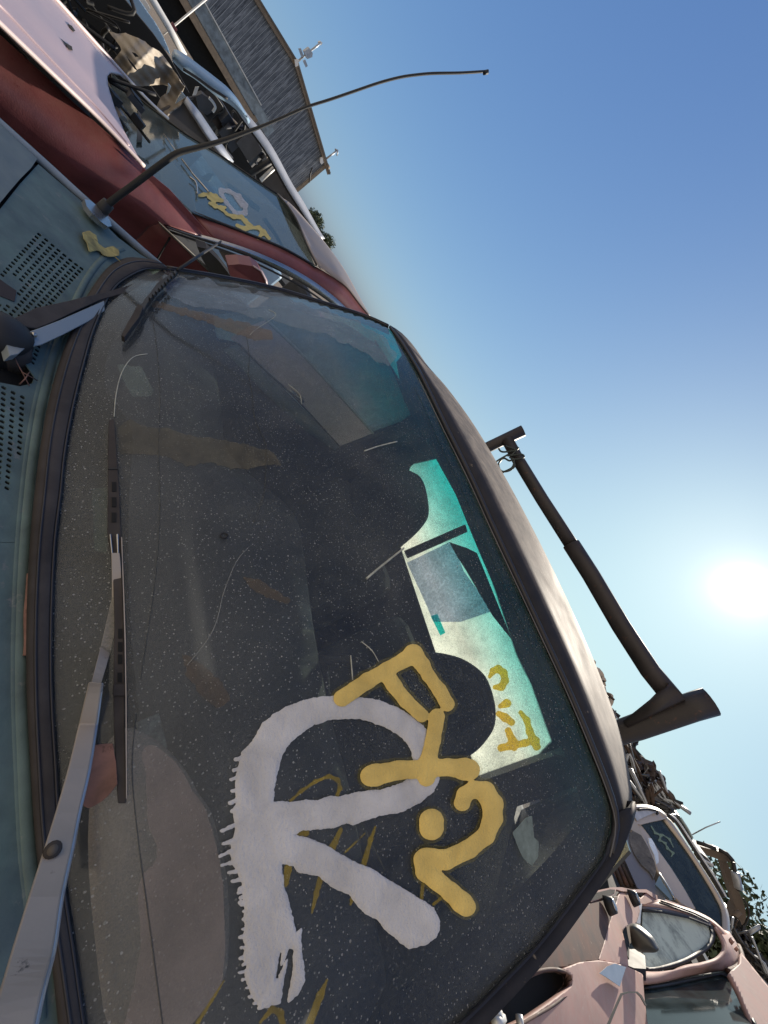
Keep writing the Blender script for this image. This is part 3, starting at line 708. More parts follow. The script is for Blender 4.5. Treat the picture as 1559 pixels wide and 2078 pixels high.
# ---- body below: fender, doors, bed, so the truck stands as a truck
BODY = TEAL
box('front_body', (-.35, -.78, -.72), (1.62, 1.7, .60), HOODP, truck, bevel=.06)
for s in (-1, 1): box('cab_side', (-.35+s*.80, .88, -.80), (.05, 1.0, .62), TEAL, truck, bevel=.01)
for s in (-1, 1): box('bed_side', (-.35+s*.79, 2.45, -.74), (.06, 2.0, .50), TEAL, truck, bevel=.02)
box('bed_floor', (-.35, 2.45, -.95), (1.54, 2.0, .05), BLACK, truck); box('tailgate', (-.35, 3.46, -.74), (1.64, .05, .50), TEAL, truck, bevel=.01)
TYRE = surface('tyre rubber', (.02, .02, .02), .9)
for x in (-1.08, .38):
    for y in (-.9, 2.3):
        c0 = np.array([x, y, -H+.34]); wh = tube('wheel', [c0-np.array([.1, 0, 0]), c0+np.array([.1, 0, 0])], .34, TYRE, truck, 28)
        tube('rim', [c0-np.array([.104, 0, 0]), c0+np.array([.104, 0, 0])], .2, CHROME, wh, 20)
# ---- steel rack behind the cab
YR = 1.62
rack = []
def pxtube(name, pts, y, wpx, mat, parent, seg=14):
    P = [UY(a, b, y) for a, b in pts]; rad = []
    for (a, b), w_ in zip(pts, wpx):
        d = np.linalg.norm(UY(a, b, y)); cosang = (ray(a, b)@(-R[:, 2])); rad.append(w_/2/F*d*cosang)
    return tube(name, P, rad, mat, parent, seg)
pxtube('rack_post', [(880, 958), (975, 915), (1062, 874)], YR, [23, 22, 24], RACK, truck)
pxtube('rack_crossbar', [(1030, 893), (1052, 934), (1100, 1013), (1160, 1106)], YR-.01, [23, 24, 25, 27], RACK, truck)
pxtube('rack_crossbar', [(1159, 1104), (1200, 1168), (1260, 1270), (1320, 1362), (1366, 1418)], YR-.01, [33, 34, 36, 38, 40], RACK, truck)
pxtube('rack_post', [(1150, 1548), (1240, 1492), (1290, 1476), (1400, 1436), (1442, 1423)], YR, [40, 42, 46, 51, 53], RACK, truck)
pxtube('weld_plate', [(1270, 1470), (1330, 1432), (1372, 1402)], YR-.03, [14, 26, 40], RACK, truck, 8)
WIRE = surface('tie wire', (.05, .06, .06), .5, metal=.5)
for pts in ([(994, 948), (1010, 935), (1032, 922)], [(1003, 968), (1022, 958), (1040, 948), (1043, 932), (1034, 935), (1022, 930), (1012, 942), (1018, 956), (1034, 955), (1045, 945), (1040, 935)],
            [(1012, 910), (1020, 917), (1046, 914), (1052, 908), (1040, 922), (1030, 925)], [(1026, 905), (1046, 912)], [(1034, 925), (1058, 922), (1063, 928), (1046, 932), (1034, 928)]):
    tube('tie_wire', cat([UY(a, b, YR-.05) for a, b in pts], 5), .0042, WIRE, truck, 6)
# ---- spray paint on the glass
def zp(X, Y): return (400+X/2.598, 1240+Y/2.598)
def z4(X, Y): return (400+X/3.118, 1640+Y/3.118)
Wout = [zp(*q) for q in ((230, 745), (270, 705), (300, 670), (345, 590), (400, 545), (480, 500), (560, 468), (640, 452), (720, 447), (850, 452), (960, 468), (1060, 510), (1150, 565), (1210, 620), (1240, 700), (1270, 800), (1278, 890), (1250, 950), (1180, 1010), (1080, 1060), (950, 1085), (820, 1130), (790, 1118), (720, 1145), (560, 1158), (515, 1180), (600, 1200), (680, 1232), (740, 1270), (850, 1330), (930, 1360), (1000, 1410), (1150, 1500), (1230, 1550))]
Wout += [z4(*q) for q in ((1420, 575), (1500, 630), (1535, 700), (1540, 760), (1515, 820), (1450, 865), (1340, 893), (1280, 852), (1250, 815), (1195, 780), (1150, 715), (1060, 665), (1000, 600), (960, 545), (870, 510), (800, 460), (770, 430), (700, 420), (635, 405), (610, 370), (540, 355), (550, 480), (580, 580), (605, 680), (628, 780), (665, 755), (662, 850), (665, 930), (680, 1000), (682, 1100), (640, 1180), (575, 1238), (572, 1200), (600, 1060), (610, 900), (600, 880), (575, 960), (545, 1120), (530, 1240), (460, 1250), (400, 1268), (370, 1230), (345, 1190), (320, 1130), (300, 1060), (310, 1000), (290, 950), (300, 880), (290, 820), (300, 740), (295, 680), (300, 620), (290, 560), (290, 500), (280, 460), (250, 400), (215, 340), (210, 280), (215, 220), (240, 150), (232, 60), (222, 10))]
Wout += [zp(*q) for q in ((205, 1020), (200, 930), (205, 870), (215, 820), (235, 770))]
Whole = [zp(*q) for q in ((405, 1003), (408, 940), (418, 880), (450, 760), (480, 710), (530, 660), (620, 600), (720, 570), (860, 570), (980, 608), (1070, 660), (1105, 700), (1130, 745), (1140, 800), (1130, 870), (1080, 905), (980, 938), (850, 953), (760, 975), (700, 975), (640, 995), (580, 995), (500, 1005))]
drips = []
for (x, y, l) in ((232, 775, 40), (215, 835, 26), (205, 880, 30), (205, 940, 34), (200, 1000, 42), (200, 1050, 25), (190, 1130, 75), (180, 1215, 60), (178, 1265, 62), (185, 1325, 58), (200, 1375, 30), (215, 1420, 28), (240, 1480, 35), (245, 1530, 30)):
    a = zp(x+24, y-8); b = zp(x-l*random.uniform(.6, 1.15), y+l*random.uniform(.15, .45)); drips.append([(a[0], a[1], 6), (b[0]+3, b[1]-1, 2.6), (b[0], b[1], 3.4)])
for (x, y, l) in ((290, 500, 34), (295, 560, 22), (295, 610, 14), (300, 650, 16), (300, 700, 12), (300, 760, 20), (295, 810, 28), (295, 880, 16), (295, 940, 30), (305, 985, 18), (305, 1030, 36), (320, 1080, 30), (330, 1130, 22), (360, 1180, 40), (390, 1220, 44), (420, 1255, 30)):
    a = z4(x+26, y-8); b = z4(x-l*random.uniform(.6, 1.15), y+l*random.uniform(.2, .5)); drips.append([(a[0], a[1], 5.5), (b[0]+3, b[1]-1, 2.4), (b[0], b[1], 3.0)])
fo, fh, fdr = sd_poly(Wout), sd_poly(Whole), sd_caps(drips)
slit = sd_caps([[(*z4(560, 1140), 3), (*z4(590, 900), 2.2), (*z4(520, 1040), .2)], [(*z4(508, 1070), 2.2), (*z4(530, 915), 1.6)]])
wf = lambda X, Y: np.maximum(np.maximum(np.minimum(fo(X, Y), fdr(X, Y)), -fh(X, Y)), -slit(X, Y))
region('paint_mark', wf, (430, 1400, 905, 2060), 2, G, WHITEP, glass, off=.0012, dome=.0016, rough=(2.2, 7), seed=4, label='large white letter R with drips sprayed over the driver side')
ych = [[(694, 1417, 17), (746, 1382, 16), (785, 1359, 15), (820, 1340, 15), (839, 1327, 19), (858, 1350, 15), (870, 1371, 13), (893, 1402, 14), (908, 1429, 15)],
       [(788, 1372, 16), (800, 1392, 15), (823, 1421, 14), (856, 1452, 14)],
       [(887, 1454, 16), (879, 1502, 15), (868, 1550, 18), (866, 1578, 18)], [(752, 1575, 21), (762, 1573, 22), (808, 1563, 19), (866, 1560, 19), (910, 1557, 17), (944, 1561, 22), (952, 1562, 22)],
       [(938, 1629, 17), (944, 1612, 16), (962, 1602, 17), (984, 1606, 20), (1000, 1632, 21), (1000, 1662, 20), (986, 1696, 18), (950, 1724, 19), (905, 1745, 20), (868, 1742, 22)],
       [(861, 1744, 22), (866, 1768, 22), (885, 1786, 19), (915, 1810, 19), (938, 1832, 21), (946, 1840, 20)],
       [(876, 1666, 25), (876, 1680, 25)]]
fyy = sd_caps(ych)
region('paint_mark', fyy, (665, 1300, 1035, 1870), 2, G, YELP, glass, off=.0034, dome=.0018, rough=(1.0, 9), seed=9, label='yellow sprayed letters F X 2 with a dot')
region('paint_mark', lambda X, Y: fyy(X, Y)-6, (655, 1290, 1045, 1880), 3, G, film('yellow overspray haze', (.55, .46, .12), .14, vs=300), glass, off=.0007, rough=(3, 12))
THIN = ([[(590, 1625, 2.5), (612, 1605, 3), (640, 1586, 3), (668, 1575, 3.5), (686, 1582, 4), (690, 1600, 4), (684, 1615, 3)], [(762, 1677, 2), (752, 1705, 4), (739, 1752, 6)], [(692, 1683, 4), (672, 1726, 8)], [(652, 1779, 6), (642, 1815, 5), (633, 1852, 2)], [(598, 1690, 3), (620, 1690, 8)],
                [(585, 1762, 8), (580, 1795, 5)], [(717, 1816, 5), (712, 1835, 3)], [(664, 1988, 2), (650, 2020, 7), (628, 2078, 8)], [(528, 2075, 3), (552, 2048, 6), (568, 2054, 7), (576, 2085, 6)], [(858, 1795, 4), (856, 1825, 3)], [(905, 1815, 3), (880, 1835, 3)], [(700, 1730, 2), (742, 1690, 1)], [(455, 1990, 1), (430, 2030, 3), (400, 2078, 4)]])
for ch in THIN:
    xs = [q[0] for q in ch]; ys = [q[1] for q in ch]
    region('paint_stroke', sd_caps([ch]), (min(xs)-14, min(ys)-14, max(xs)+14, max(ys)+14), 2, G, OLIVE, glass, off=.0005, rough=(1.6, 8))
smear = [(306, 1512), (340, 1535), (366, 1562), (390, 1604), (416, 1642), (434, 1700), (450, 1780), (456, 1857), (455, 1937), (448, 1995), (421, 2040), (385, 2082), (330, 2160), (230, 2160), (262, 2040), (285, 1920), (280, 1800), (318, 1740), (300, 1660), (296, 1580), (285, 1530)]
region('brown_smear', sd_poly([tuple(q) for q in cat(smear, 3, True)]), (230, 1490, 480, 2180), 3, G, film('pale brown film', (.33, .275, .24), .46, vs=18), glass, off=.0004, rough=(5, 40), seed=21, label='large pale brown patch at the foot of the driver side glass')  # semi-opaque pale brown film over the foot of the glass
# dried mud, dust and sky-sheen streaks, stickers, scratches
band_ = [(238, 868), (262, 850), (300, 868), (340, 868), (372, 880), (400, 886), (440, 890), (480, 898), (520, 908), (546, 914), (562, 928), (570, 944), (545, 944), (500, 952), (470, 950), (430, 938), (380, 946), (340, 925), (300, 922), (245, 920)]
region('brown_smear', sd_poly(band_), (225, 840, 580, 962), 2.5, G, MUD, glass, off=.0004, rough=(4, 9), seed=3)
region('brown_smear', sd_poly([(495, 1172), (530, 1176), (560, 1200), (592, 1220), (580, 1224), (540, 1212), (505, 1192)]), (480, 1160, 600, 1235), 2.5, G, film('brown smear', (.22, .16, .10), .30), glass, off=.0004, rough=(5, 9))
region('brown_smear', sd_poly([(370, 1330), (410, 1345), (450, 1385), (468, 1420), (440, 1440), (410, 1410), (378, 1370)]), (355, 1315, 480, 1455), 3, G, film('faint brown smear', (.24, .16, .09), .22), glass, off=.0004, rough=(8, 14))
region('brown_smear', sd_poly([(300, 606), (360, 622), (430, 640), (500, 655), (550, 672), (560, 690), (520, 690), (470, 675), (400, 648), (340, 630), (305, 618)]), (290, 595, 570, 700), 2.5, G, film('brown streak', (.26, .19, .12), .40), glass, off=.0005, rough=(6, 9), seed=8)
region('dust_sheen_streak', sd_poly([(330, 560), (420, 570), (520, 590), (620, 616), (720, 648), (780, 680), (800, 720), (790, 745), (700, 690), (600, 660), (500, 640), (420, 625), (340, 600)]), (320, 550, 810, 755), 4, G, HAZEY, glass, off=.0003, rough=(14, 30), seed=12)  # pale blue film paints the sky reflection over the dusty glass edge
region('sticker', sd_poly([(1040, 1690), (1066, 1660), (1080, 1654), (1084, 1700), (1094, 1708), (1092, 1740), (1080, 1757), (1062, 1742), (1050, 1716)]), (1030, 1645, 1100, 1765), 2, G, STK, glass, off=.0006, rough=(.8, 6), label='cracked grey sticker with a torn corner')
region('sticker', sd_poly([(236, 738), (262, 742), (288, 745), (300, 770), (310, 790), (308, 804), (270, 806), (250, 770)]), (225, 728, 320, 815), 2.5, G, GREENSTK, glass, off=-.006, rough=(3, 8))
region('sticker', sd_poly([(186, 990), (218, 990), (218, 1122), (192, 1118)]), (178, 980, 226, 1130), 3, G, film('greenish sticker film', (.16, .26, .22), .35), glass, off=-.006, rough=(2, 9))  # greenish sticker set just behind the glass
SCR2 = film('faint scratch', (.5, .48, .42), .35)
SCR = film('scratch', (.62, .6, .5), .8)
for pts, r_ in (([(232, 845), (236, 800), (248, 755), (270, 725), (300, 718)], .0006), ([(744, 1174), (770, 1152), (800, 1128), (820, 1112)], .0016), ([(612, 820), (608, 800), (585, 780)], .0006), ([(740, 915), (770, 905), (806, 896)], .0012),
                ([(545, 628), (560, 640), (520, 668), (507, 680)], .0005), ([(734, 1302), (755, 1320), (768, 1342)], .0006), ([(505, 1110), (480, 1140), (455, 1200), (440, 1260), (420, 1300), (380, 1350)], .0004), ([(712, 1330), (716, 1380)], .0008)):
    tube('scratch', cat([G(a, b, .0008) for a, b in pts], 5), r_, SCR if r_ > .00045 else SCR2, glass, 5)
for pts in ([(310, 650), (318, 700), (325, 800), (322, 900), (325, 1000), (322, 1100), (312, 1200), (300, 1280), (285, 1380)], [(500, 680), (506, 720), (505, 760), (512, 800), (518, 850), (540, 905), (540, 960), (535, 1010), (515, 1060)], [(276, 1450), (268, 1560), (280, 1700), (300, 1850), (330, 2078)]):
    tube('crack', cat([G(a, b, .0006) for a, b in pts], 5), .0005, film('crack line', (.12, .12, .11), .7), glass, 5)
cr = [G(455+7*math.cos(a), 1087+5*math.sin(a), .001) for a in np.linspace(0, 6.28, 14)]
tube('chip', cr, .0012, BLACK, glass, 6)
# ---- leaves and twigs (lie loose on the truck)
def leaf(name, px, surf, mat, off, curl, label, cat_, group=None):
    P = [tuple(q) for q in px]; c0 = (sum(p[0] for p in P)/len(P), sum(p[1] for p in P)/len(P)); f = sd_poly(P)
    class S:
        def __call__(s, a, b, o=0): return surf(a, b, off+curl*(((a-c0[0])/40)**2+.4*math.sin((a+b)/17)))
    xs = [q[0] for q in P]; ys = [q[1] for q in P]
    o = region(name, f, (min(xs)-3, min(ys)-3, max(xs)+3, max(ys)+3), 2.5, S(), mat, None, solid=.0006, rough=(1.2, 4))
    return setp(o, label, cat_, group)
zb = lambda X, Y: (X/3.118, 1260+Y/3.118)
leaf('brown_leaf', [zb(*q) for q in ((575, 792), (640, 778), (715, 775), (722, 830), (735, 900), (742, 1030), (715, 1070), (690, 1100), (650, 1140), (600, 1168), (560, 1185), (530, 1170), (515, 1060), (530, 960), (545, 880))], G, LEAF1, .006, .003, 'dry reddish brown leaf caught under the driver side wiper arm', 'leaf')
zy = lambda X, Y: (X/3, 400+Y/3)
o = leaf('yellow_leaf', [zy(*q) for q in ((500, 215), (545, 205), (590, 235), (600, 280), (640, 310), (690, 298), (725, 320), (730, 355), (690, 362), (640, 360), (600, 325), (545, 335), (530, 280), (510, 250))], cowl, LEAF2, .006, .003, 'curled yellow leaf lying on the teal cowl near the antenna', 'leaf')
tube('leaf_stem', [cowl(*zy(690, 355), .006), cowl(*zy(725, 385), .008), cowl(*zy(755, 412), .006)], .0009, LEAF2, o, 6)
setp(tube('twig', cat([cowl(60, 1165, .004), cowl(57, 1210, .006), cowl(54, 1250, .005), cowl(55, 1300, .006), cowl(53, 1330, .004)], 4), .0022, LEAF1, None, 7), 'thin reddish twig in the gutter between cowl and seal', 'twig')
for i, (a, b) in enumerate(((112, 770), (108, 782), (106, 796))):
    setp(tube('bark_crumb', [cowl(a, b, .003), cowl(a+3, b+5, .006), cowl(a+1, b+9, .004)], .0016, LEAF1, None, 5), 'brown bark crumb beside the windshield seal', 'debris', 'bark crumbs by the seal')
# ================================================================== neighbours on the left
def PX(x, L, f=None): return [UX(a, b, x) for a, b in (L if f is None else [f(*q) for q in L])]
zA = lambda X, Y: (200+X/6, Y/6)              # enlargements used for tracing
zB = lambda X, Y: (280+X/3.9, 180+Y/3.9)
zC = lambda X, Y: (300+X/3, 420+Y/3)
zD = lambda X, Y: (X/3, Y/3)
def m3(f, L): return [f(*q) for q in L]
red = empty('red_sedan', 'faded red sedan with a pink sunlit hood parked beside the teal pickup', 'car', (-2.5, .9, 0))
# flank: upper strip turned to the sky, crease shaped to put shade below it, lower door skin
gap = [(-70, 5), (0, 70), (75, 138), (150, 208), (225, 276), (300, 346), (365, 410), (436, 488)]
crease = [(-70, 150), (0, 212), (60, 262), (120, 312), (170, 352), (215, 372), (270, 408), (325, 452)]
Gp = resample(cat([UX(x, y, -1.72) for x, y in gap], 5), 60); Cr = resample(cat([UX(x, y, -1.63) for x, y in crease], 5), 60)
hull_rows('fender', [Gp, [a*.5+b*.5+np.array([.012, 0, .006]) for a, b in zip(Gp, Cr)], Cr, [p+np.array([-.035, 0, -.05]) for p in Cr], [p+np.array([-.01, 0, -.22]) for p in Cr], [p+np.array([-.03, 0, -.75]) for p in Cr]], RED, red, solid=.004)
panel('pillar_base', [(436, 488), (325, 452), (300, 420), (280, 380), (290, 340), (345, 385)], XP(-1.70), RED, red, .004)
belt = [(325, 452), (375, 505), (434, 560), (540, 655), (650, 770), (755, 880), (860, 1000)]
BL = resample([UX(x, y, -1.63) for x, y in belt], 40)
hull_rows('door', [BL, [p+np.array([-.035, 0, -.05]) for p in BL], [p+np.array([-.01, 0, -.22]) for p in BL], [p+np.array([-.03, 0, -.75]) for p in BL]], RED, red, solid=.004)
ribbon('belt_trim', PX(-1.625, [(322, 449), (375, 502), (434, 556), (540, 651), (755, 874)]), PX(-1.62, [(327, 458), (378, 512), (434, 566), (540, 660), (755, 885)]), CHROME, red, solid=.006)
tube('door_gap', [UX(300+46, 480, -1.64), UX(300, 560, -1.62)], .003, VOID, red, 6)
dh = UX(604, 806, -1.62); box('door_handle', tuple(dh), (.02, .13, .025), CHROME, red, bevel=.006)
# pillar, rail and roof
gl_edge = [(390, 430), (459, 457), (523, 482), (580, 506), (641, 541), (677, 563), (703, 583), (730, 618), (750, 642)]
rail = [(436, 487), (447, 488), (511, 508), (575, 536), (626, 564), (666, 592), (690, 612), (712, 634), (718, 640)]
hull_rows('roof_pillar', [resample(cat(PX(-1.77, gl_edge), 4), 40), resample(cat([UX(a*.5+c*.5, b*.5+d*.5, -1.725) for (a, b), (c, d) in zip(gl_edge, rail)], 4), 40), resample(cat(PX(-1.70, rail), 4), 40)], RED, red, solid=.01)
ribbon('drip_rail', cat(PX(-1.69, [(325, 451), (385, 470), (447, 487), (511, 508), (575, 536), (626, 564), (666, 592), (690, 612), (714, 636)]), 4), cat(PX(-1.685, [(338, 462), (390, 482), (445, 500), (505, 522), (562, 548), (612, 575), (650, 600), (675, 618), (700, 636)]), 4), CHROME, red, solid=.008)
tube('window_trim', cat(PX(-1.68, [(345, 470), (445, 505), (505, 528), (560, 554), (605, 578), (640, 600), (680, 630)]), 4), .004, BLACK, red, 6)
rf_front = [(643, 538), (622, 495), (604, 450), (584, 418), (563, 394)]
rx = [-1.76, -1.95, -2.2, -2.45, -2.7]
RF = resample(cat([UX(a, b, x) for (a, b), x in zip(rf_front, rx)], 5), 24)
near = resample(cat([UX(a, b, -1.765) for a, b in ((643, 538), (677, 563), (703, 583), (730, 618), (750, 642))], 5), 24)
far_ = [(563, 394), (592, 418), (630, 460), (665, 502), (700, 552), (735, 616), (752, 645)]
FX = [-2.7, -2.62, -2.5, -2.4, -2.3, -2.15, -2.0]
far = resample(cat([UX(a, b, x) for (a, b), x in zip(far_, FX)], 5), 24)
rows = []
for f in np.linspace(0, 1, 9): rows.append([a*(1-f)+b*f for a, b in zip(near, far)])
# first column follows the header
for i, f in enumerate(np.linspace(0, 1, 9)):
    h = RF[int(round(f*23))]; rows[i][0] = h; rows[i][1] = rows[i][1]*.6+(h+np.array([0, .04, .004]))*.4
hull_rows('roof', rows, REDROOF, red, solid=.006)
for k in (.86, .93): tube('roof_seam', [p*1.0+np.array([0, 0, .003]) for p in [a*(1-k)+b*k for a, b in zip(near, far)][3:]], .003, REDROOF, red, 5)
tube('windshield_trim', RF, .005, BLACK, red, 6)
tube('windshield_trim', cat(PX(-1.765, gl_edge[:5]), 4), .005, BLACK, red, 6)
WPL = Plane(UX(643, 540, -1.765), UX(563, 394, -2.72), UX(395, 432, -1.75))
gpx = [(228, 148), (226, 180), (240, 235), (262, 290), (296, 342), (345, 386), (391, 431), (459, 458), (523, 483), (580, 506), (640, 541), (620, 492), (602, 448), (583, 417), (563, 394), (520, 365), (440, 310), (380, 274), (335, 241), (290, 206), (262, 180)]
rglass = panel('windshield', gpx, WPL, CARGLASS, red, .004)
tube('windshield_trim', [WPL(a, b, .004) for a, b in ((563, 394), (520, 365), (440, 310), (380, 274), (335, 241), (290, 206), (262, 180))], .005, BLACK, red, 6)
yb = lambda X, Y, r: (*zB(X, Y), r)
ry = sd_caps([[yb(488, 845, 3.2), yb(520, 838, 3.2), yb(570, 832, 3.2), yb(615, 850, 3.6), yb(660, 885, 3)], [yb(560, 860, 2.6), yb(600, 885, 3), yb(670, 885, 2)], [yb(568, 905, 2.6), yb(615, 930, 3.4), yb(690, 940, 3)], [yb(650, 945, 2.6), yb(695, 978, 2.4)],
              [yb(702, 992, 2.4), yb(760, 1012, 4), yb(820, 1015, 3.6), yb(850, 1045, 4), yb(885, 1085, 4.4), yb(850, 1110, 4), yb(785, 1080, 3.4)], [yb(885, 1100, 3.4), yb(955, 1098, 3.4), yb(995, 1130, 4), yb(1040, 1185, 3)], [yb(985, 1140, 4), yb(955, 1185, 3.2)]])
region('paint_mark', ry, (395, 385, 560, 495), 1.2, WPL, YEL2, rglass, off=.003, rough=(.8, 3), label='yellow sprayed letters on the red sedan windshield')
rwt = sd_caps([[yb(655, 800, 3.2), yb(720, 810, 4), yb(800, 850, 4), yb(850, 920, 4.5), yb(850, 985, 4), yb(770, 980, 3.4), yb(700, 900, 3.6), yb(660, 830, 3.6), yb(655, 800, 3.2)], [yb(770, 860, 2), yb(820, 930, 2)]])
region('paint_mark', rwt, (440, 378, 520, 445), 1.2, WPL, film('thin white paint', (.55, .56, .62), .6), rglass, off=.002, rough=(.8, 3))
# things inside the red sedan
box('dashboard', (-2.2, .62, -.52), (1.0, .25, .12), CABIN, red, bevel=.03); box('cabin_floor', (-2.35, 1.1, -1.2), (1.2, 1.6, .05), VOID, red)
for xc in (-2.05, -2.6): box('seat_back', (xc, 1.55, -.62), (.42, .14, .7), SEAT, red, bevel=.05)
PAPER = surface('pale sun shade', (.42, .48, .42), .8)
panel('sun_shade', m3(zB, [(700, 735), (760, 770), (860, 850), (975, 945), (960, 975), (890, 930), (800, 850), (720, 790)]), WPL, PAPER, red, .003, off=-.05)
panel('sun_shade', m3(zB, [(985, 1030), (1010, 1015), (1090, 1130), (1165, 1262), (1140, 1250), (1060, 1130)]), WPL, PAPER, red, .003, off=-.05)
panel('sun_shade', m3(zB, [(500, 700), (560, 665), (605, 675), (580, 715), (560, 735)]), WPL, PAPER, red, .003, off=-.03)
tube('wiper_arm', [WPL(*zB(*q), .012) for q in ((350, 560), (440, 680), (560, 815))], .004, CHROME, red, 6)
tube('wiper_arm', cat([WPL(*zB(*q), .012) for q in ((412, 700), (455, 735), (470, 780), (470, 830))], 4), .0035, CHROME, red, 6)
tube('wiper_arm', [WPL(*zB(*q), .012) for q in ((205, 360), (320, 520))], .0025, CHROME, red, 6)
panel('vent_glass', [(445, 510), (520, 532), (512, 546), (470, 546), (455, 528)], XP(-1.80), surface('brown door card', (.09, .08, .065), .7), red, .01)
mr_ = pill('side_mirror', [(463, 538), (487, 536), (513, 540), (530, 551), (540, 567), (547, 588), (545, 604), (513, 590), (478, 575), (466, 556)], 1, .05, RED, red) if False else panel('side_mirror', [(463, 538), (487, 536), (513, 540), (528, 550), (537, 565), (541, 586), (538, 600), (506, 592), (478, 575), (466, 556)], XP(-1.50), RED, red, .07)
ribbon('mirror_rim', PX(-1.495, [(513, 539), (529, 549), (538, 565), (542, 588)]), PX(-1.50, [(515, 538), (532, 548), (542, 565), (546, 588)]), REDHOOD, mr_, solid=.004)
panel('mirror_stalk', [(400, 500), (420, 505), (445, 530), (468, 560), (480, 580), (455, 580), (430, 560), (410, 525)], XP(-1.585), BLACK, red, .05)
# faded hood with sun glare in its colour
HP = ZP(-.362)
hoodpx = [(-80, -30), (0, 46), (50, 95), (100, 142), (150, 190), (200, 238), (250, 290), (293, 336), (275, 308), (252, 265), (232, 215), (220, 175), (218, 155), (226, 146), (245, 150), (272, 173), (200, 92), (115, -2), (60, -60), (-20, -120)]
region('hood', sd_poly(hoodpx), (-90, -130, 300, 345), 5, HP, REDHOOD, red, solid=.008)
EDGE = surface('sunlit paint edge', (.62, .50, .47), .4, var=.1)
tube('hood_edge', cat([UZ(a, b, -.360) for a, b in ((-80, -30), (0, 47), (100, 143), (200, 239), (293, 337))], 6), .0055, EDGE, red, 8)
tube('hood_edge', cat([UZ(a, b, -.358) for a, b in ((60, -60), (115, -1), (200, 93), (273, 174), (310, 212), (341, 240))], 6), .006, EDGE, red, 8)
tube('hood_crease', cat([UZ(a, b, -.3615) for a, b in ((-60, -42), (0, 12), (60, 75), (133, 152), (200, 222), (262, 296))], 6), .004, REDHOOD, red, 8)
for L in (((138, 48), (146, 52), (153, 62), (149, 64), (143, 56)), ((125, 79), (134, 87), (146, 94), (148, 102), (140, 100), (134, 90))): panel('paint_chip', L, ZP(-.359), VOID, red, .001)
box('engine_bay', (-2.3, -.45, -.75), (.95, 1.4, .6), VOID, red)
for k in range(9):
    c0 = UX(random.uniform(232, 292), random.uniform(165, 250), -2.3); box('cowl_part', tuple(c0+np.array([0, 0, -.03])), (random.uniform(.02, .07), random.uniform(.02, .08), random.uniform(.01, .03)), random.choice([BLACK, CABIN, ALU]), red, rot=random.uniform(0, 3)) if k < 7 else tube('cowl_hose', cat([c0, c0+np.random.uniform(-.08, .08, 3), c0+np.random.uniform(-.12, .12, 3)], 4), .006, BLACK, red, 6)
panel('wiper_arm', [(279, 215), (286, 225), (289, 285), (277, 285), (282, 245)], WPL, BLACK, red, .006, off=.012)
box('rear_body', (-2.45, 2.6, -.62), (1.5, 1.8, .55), RED, red, bevel=.08)
for x in (-1.85, -3.1):
    for y in (-.6, 2.5):
        c0 = np.array([x, y, -H+.31]); wh = tube('wheel', [c0-np.array([.09, 0, 0]), c0+np.array([.09, 0, 0])], .31, TYRE, red, 24)
# ---- crumpled tan wreck behind it
wreck = empty('crumpled_car', 'crumpled tan and grey wreck with torn sheet metal behind the red sedan', 'wrecked car', (-3.7, .8, 0))
CRUMP = surface('crumpled tan metal', (.34, .29, .23), .6, metal=.08, var=.5, vs=5, dust=.25, spots=.5, spotc=(.12, .05, .02), bump=.3)
class Crump:
    def __call__(s, a, b, off=0):
        d = .16*math.sin(a/24+b/45)+.10*math.sin(b/19-a/60)+.03*math.sin((a+b)/9)+.012*math.sin(a/3.1-b/4); return UX(a, b, -3.5+.4*d+off)
cp = m3(zA, [(120, 375), (230, 410), (330, 400), (430, 440), (560, 500), (640, 570), (740, 620), (800, 690), (860, 770), (960, 920), (1000, 1000), (1050, 1060), (1010, 1120), (1060, 1180), (1000, 1280), (900, 1340), (870, 1370), (820, 1430), (700, 1310), (760, 1180), (830, 1130), (870, 1040), (780, 1030), (520, 1050), (430, 1040), (300, 890), (180, 730), (275, 615), (270, 570)])
region('fender', sd_poly(cp), (215, 55, 385, 245), 2, Crump(), CRUMP, wreck, solid=.006, rough=(1.0, 5), smooth=False)
for L in ([(340, 680), (370, 720), (440, 800), (475, 860), (440, 840), (380, 760)], [(410, 640), (450, 650), (490, 690), (450, 695)]): panel('torn_slit', m3(zA, L), XP(-3.2), VOID, wreck, .01)
POL = surface('polished bent metal', (.6, .58, .52), .25, metal=.8)
for L in ([(850, 1020), (885, 1060), (860, 1120), (825, 1155), (845, 1080)], [(1015, 1120), (1062, 1180), (1000, 1225), (935, 1268), (970, 1190)]): panel('torn_edge', m3(zA, L), XP(-3.15), POL, wreck, .02)
panel('rear_pillar', [(377, 203), (392, 214), (443, 284), (474, 322), (462, 320), (430, 305), (350, 250), (318, 228), (345, 215), (352, 222), (365, 212)], XP(-3.5), surface('grey primer', (.13, .12, .115), .6, var=.12), wreck, .03)
ribbon('roof_rail', PX(-3.5, [(380, 195), (400, 218), (426, 257), (444, 283), (475, 328)]), PX(-3.42, [(377, 203), (393, 228), (418, 268), (436, 295), (462, 322)]), surface('grey rail', (.40, .42, .45), .35, metal=.2), wreck, solid=.02)
box('engine_bay', (-4.15, .2, -.75), (.5, 1.6, .55), VOID, wreck)
cav = [(100, -20), (250, -5), (312, 70), (345, 118), (385, 190), (375, 210), (340, 245), (270, 180), (180, 80)]
panel('cavity', cav, XP(-3.95), VOID, wreck, .05)
RUST = surface('rusty scrap', (.055, .035, .025), .8, var=.5, vs=20)
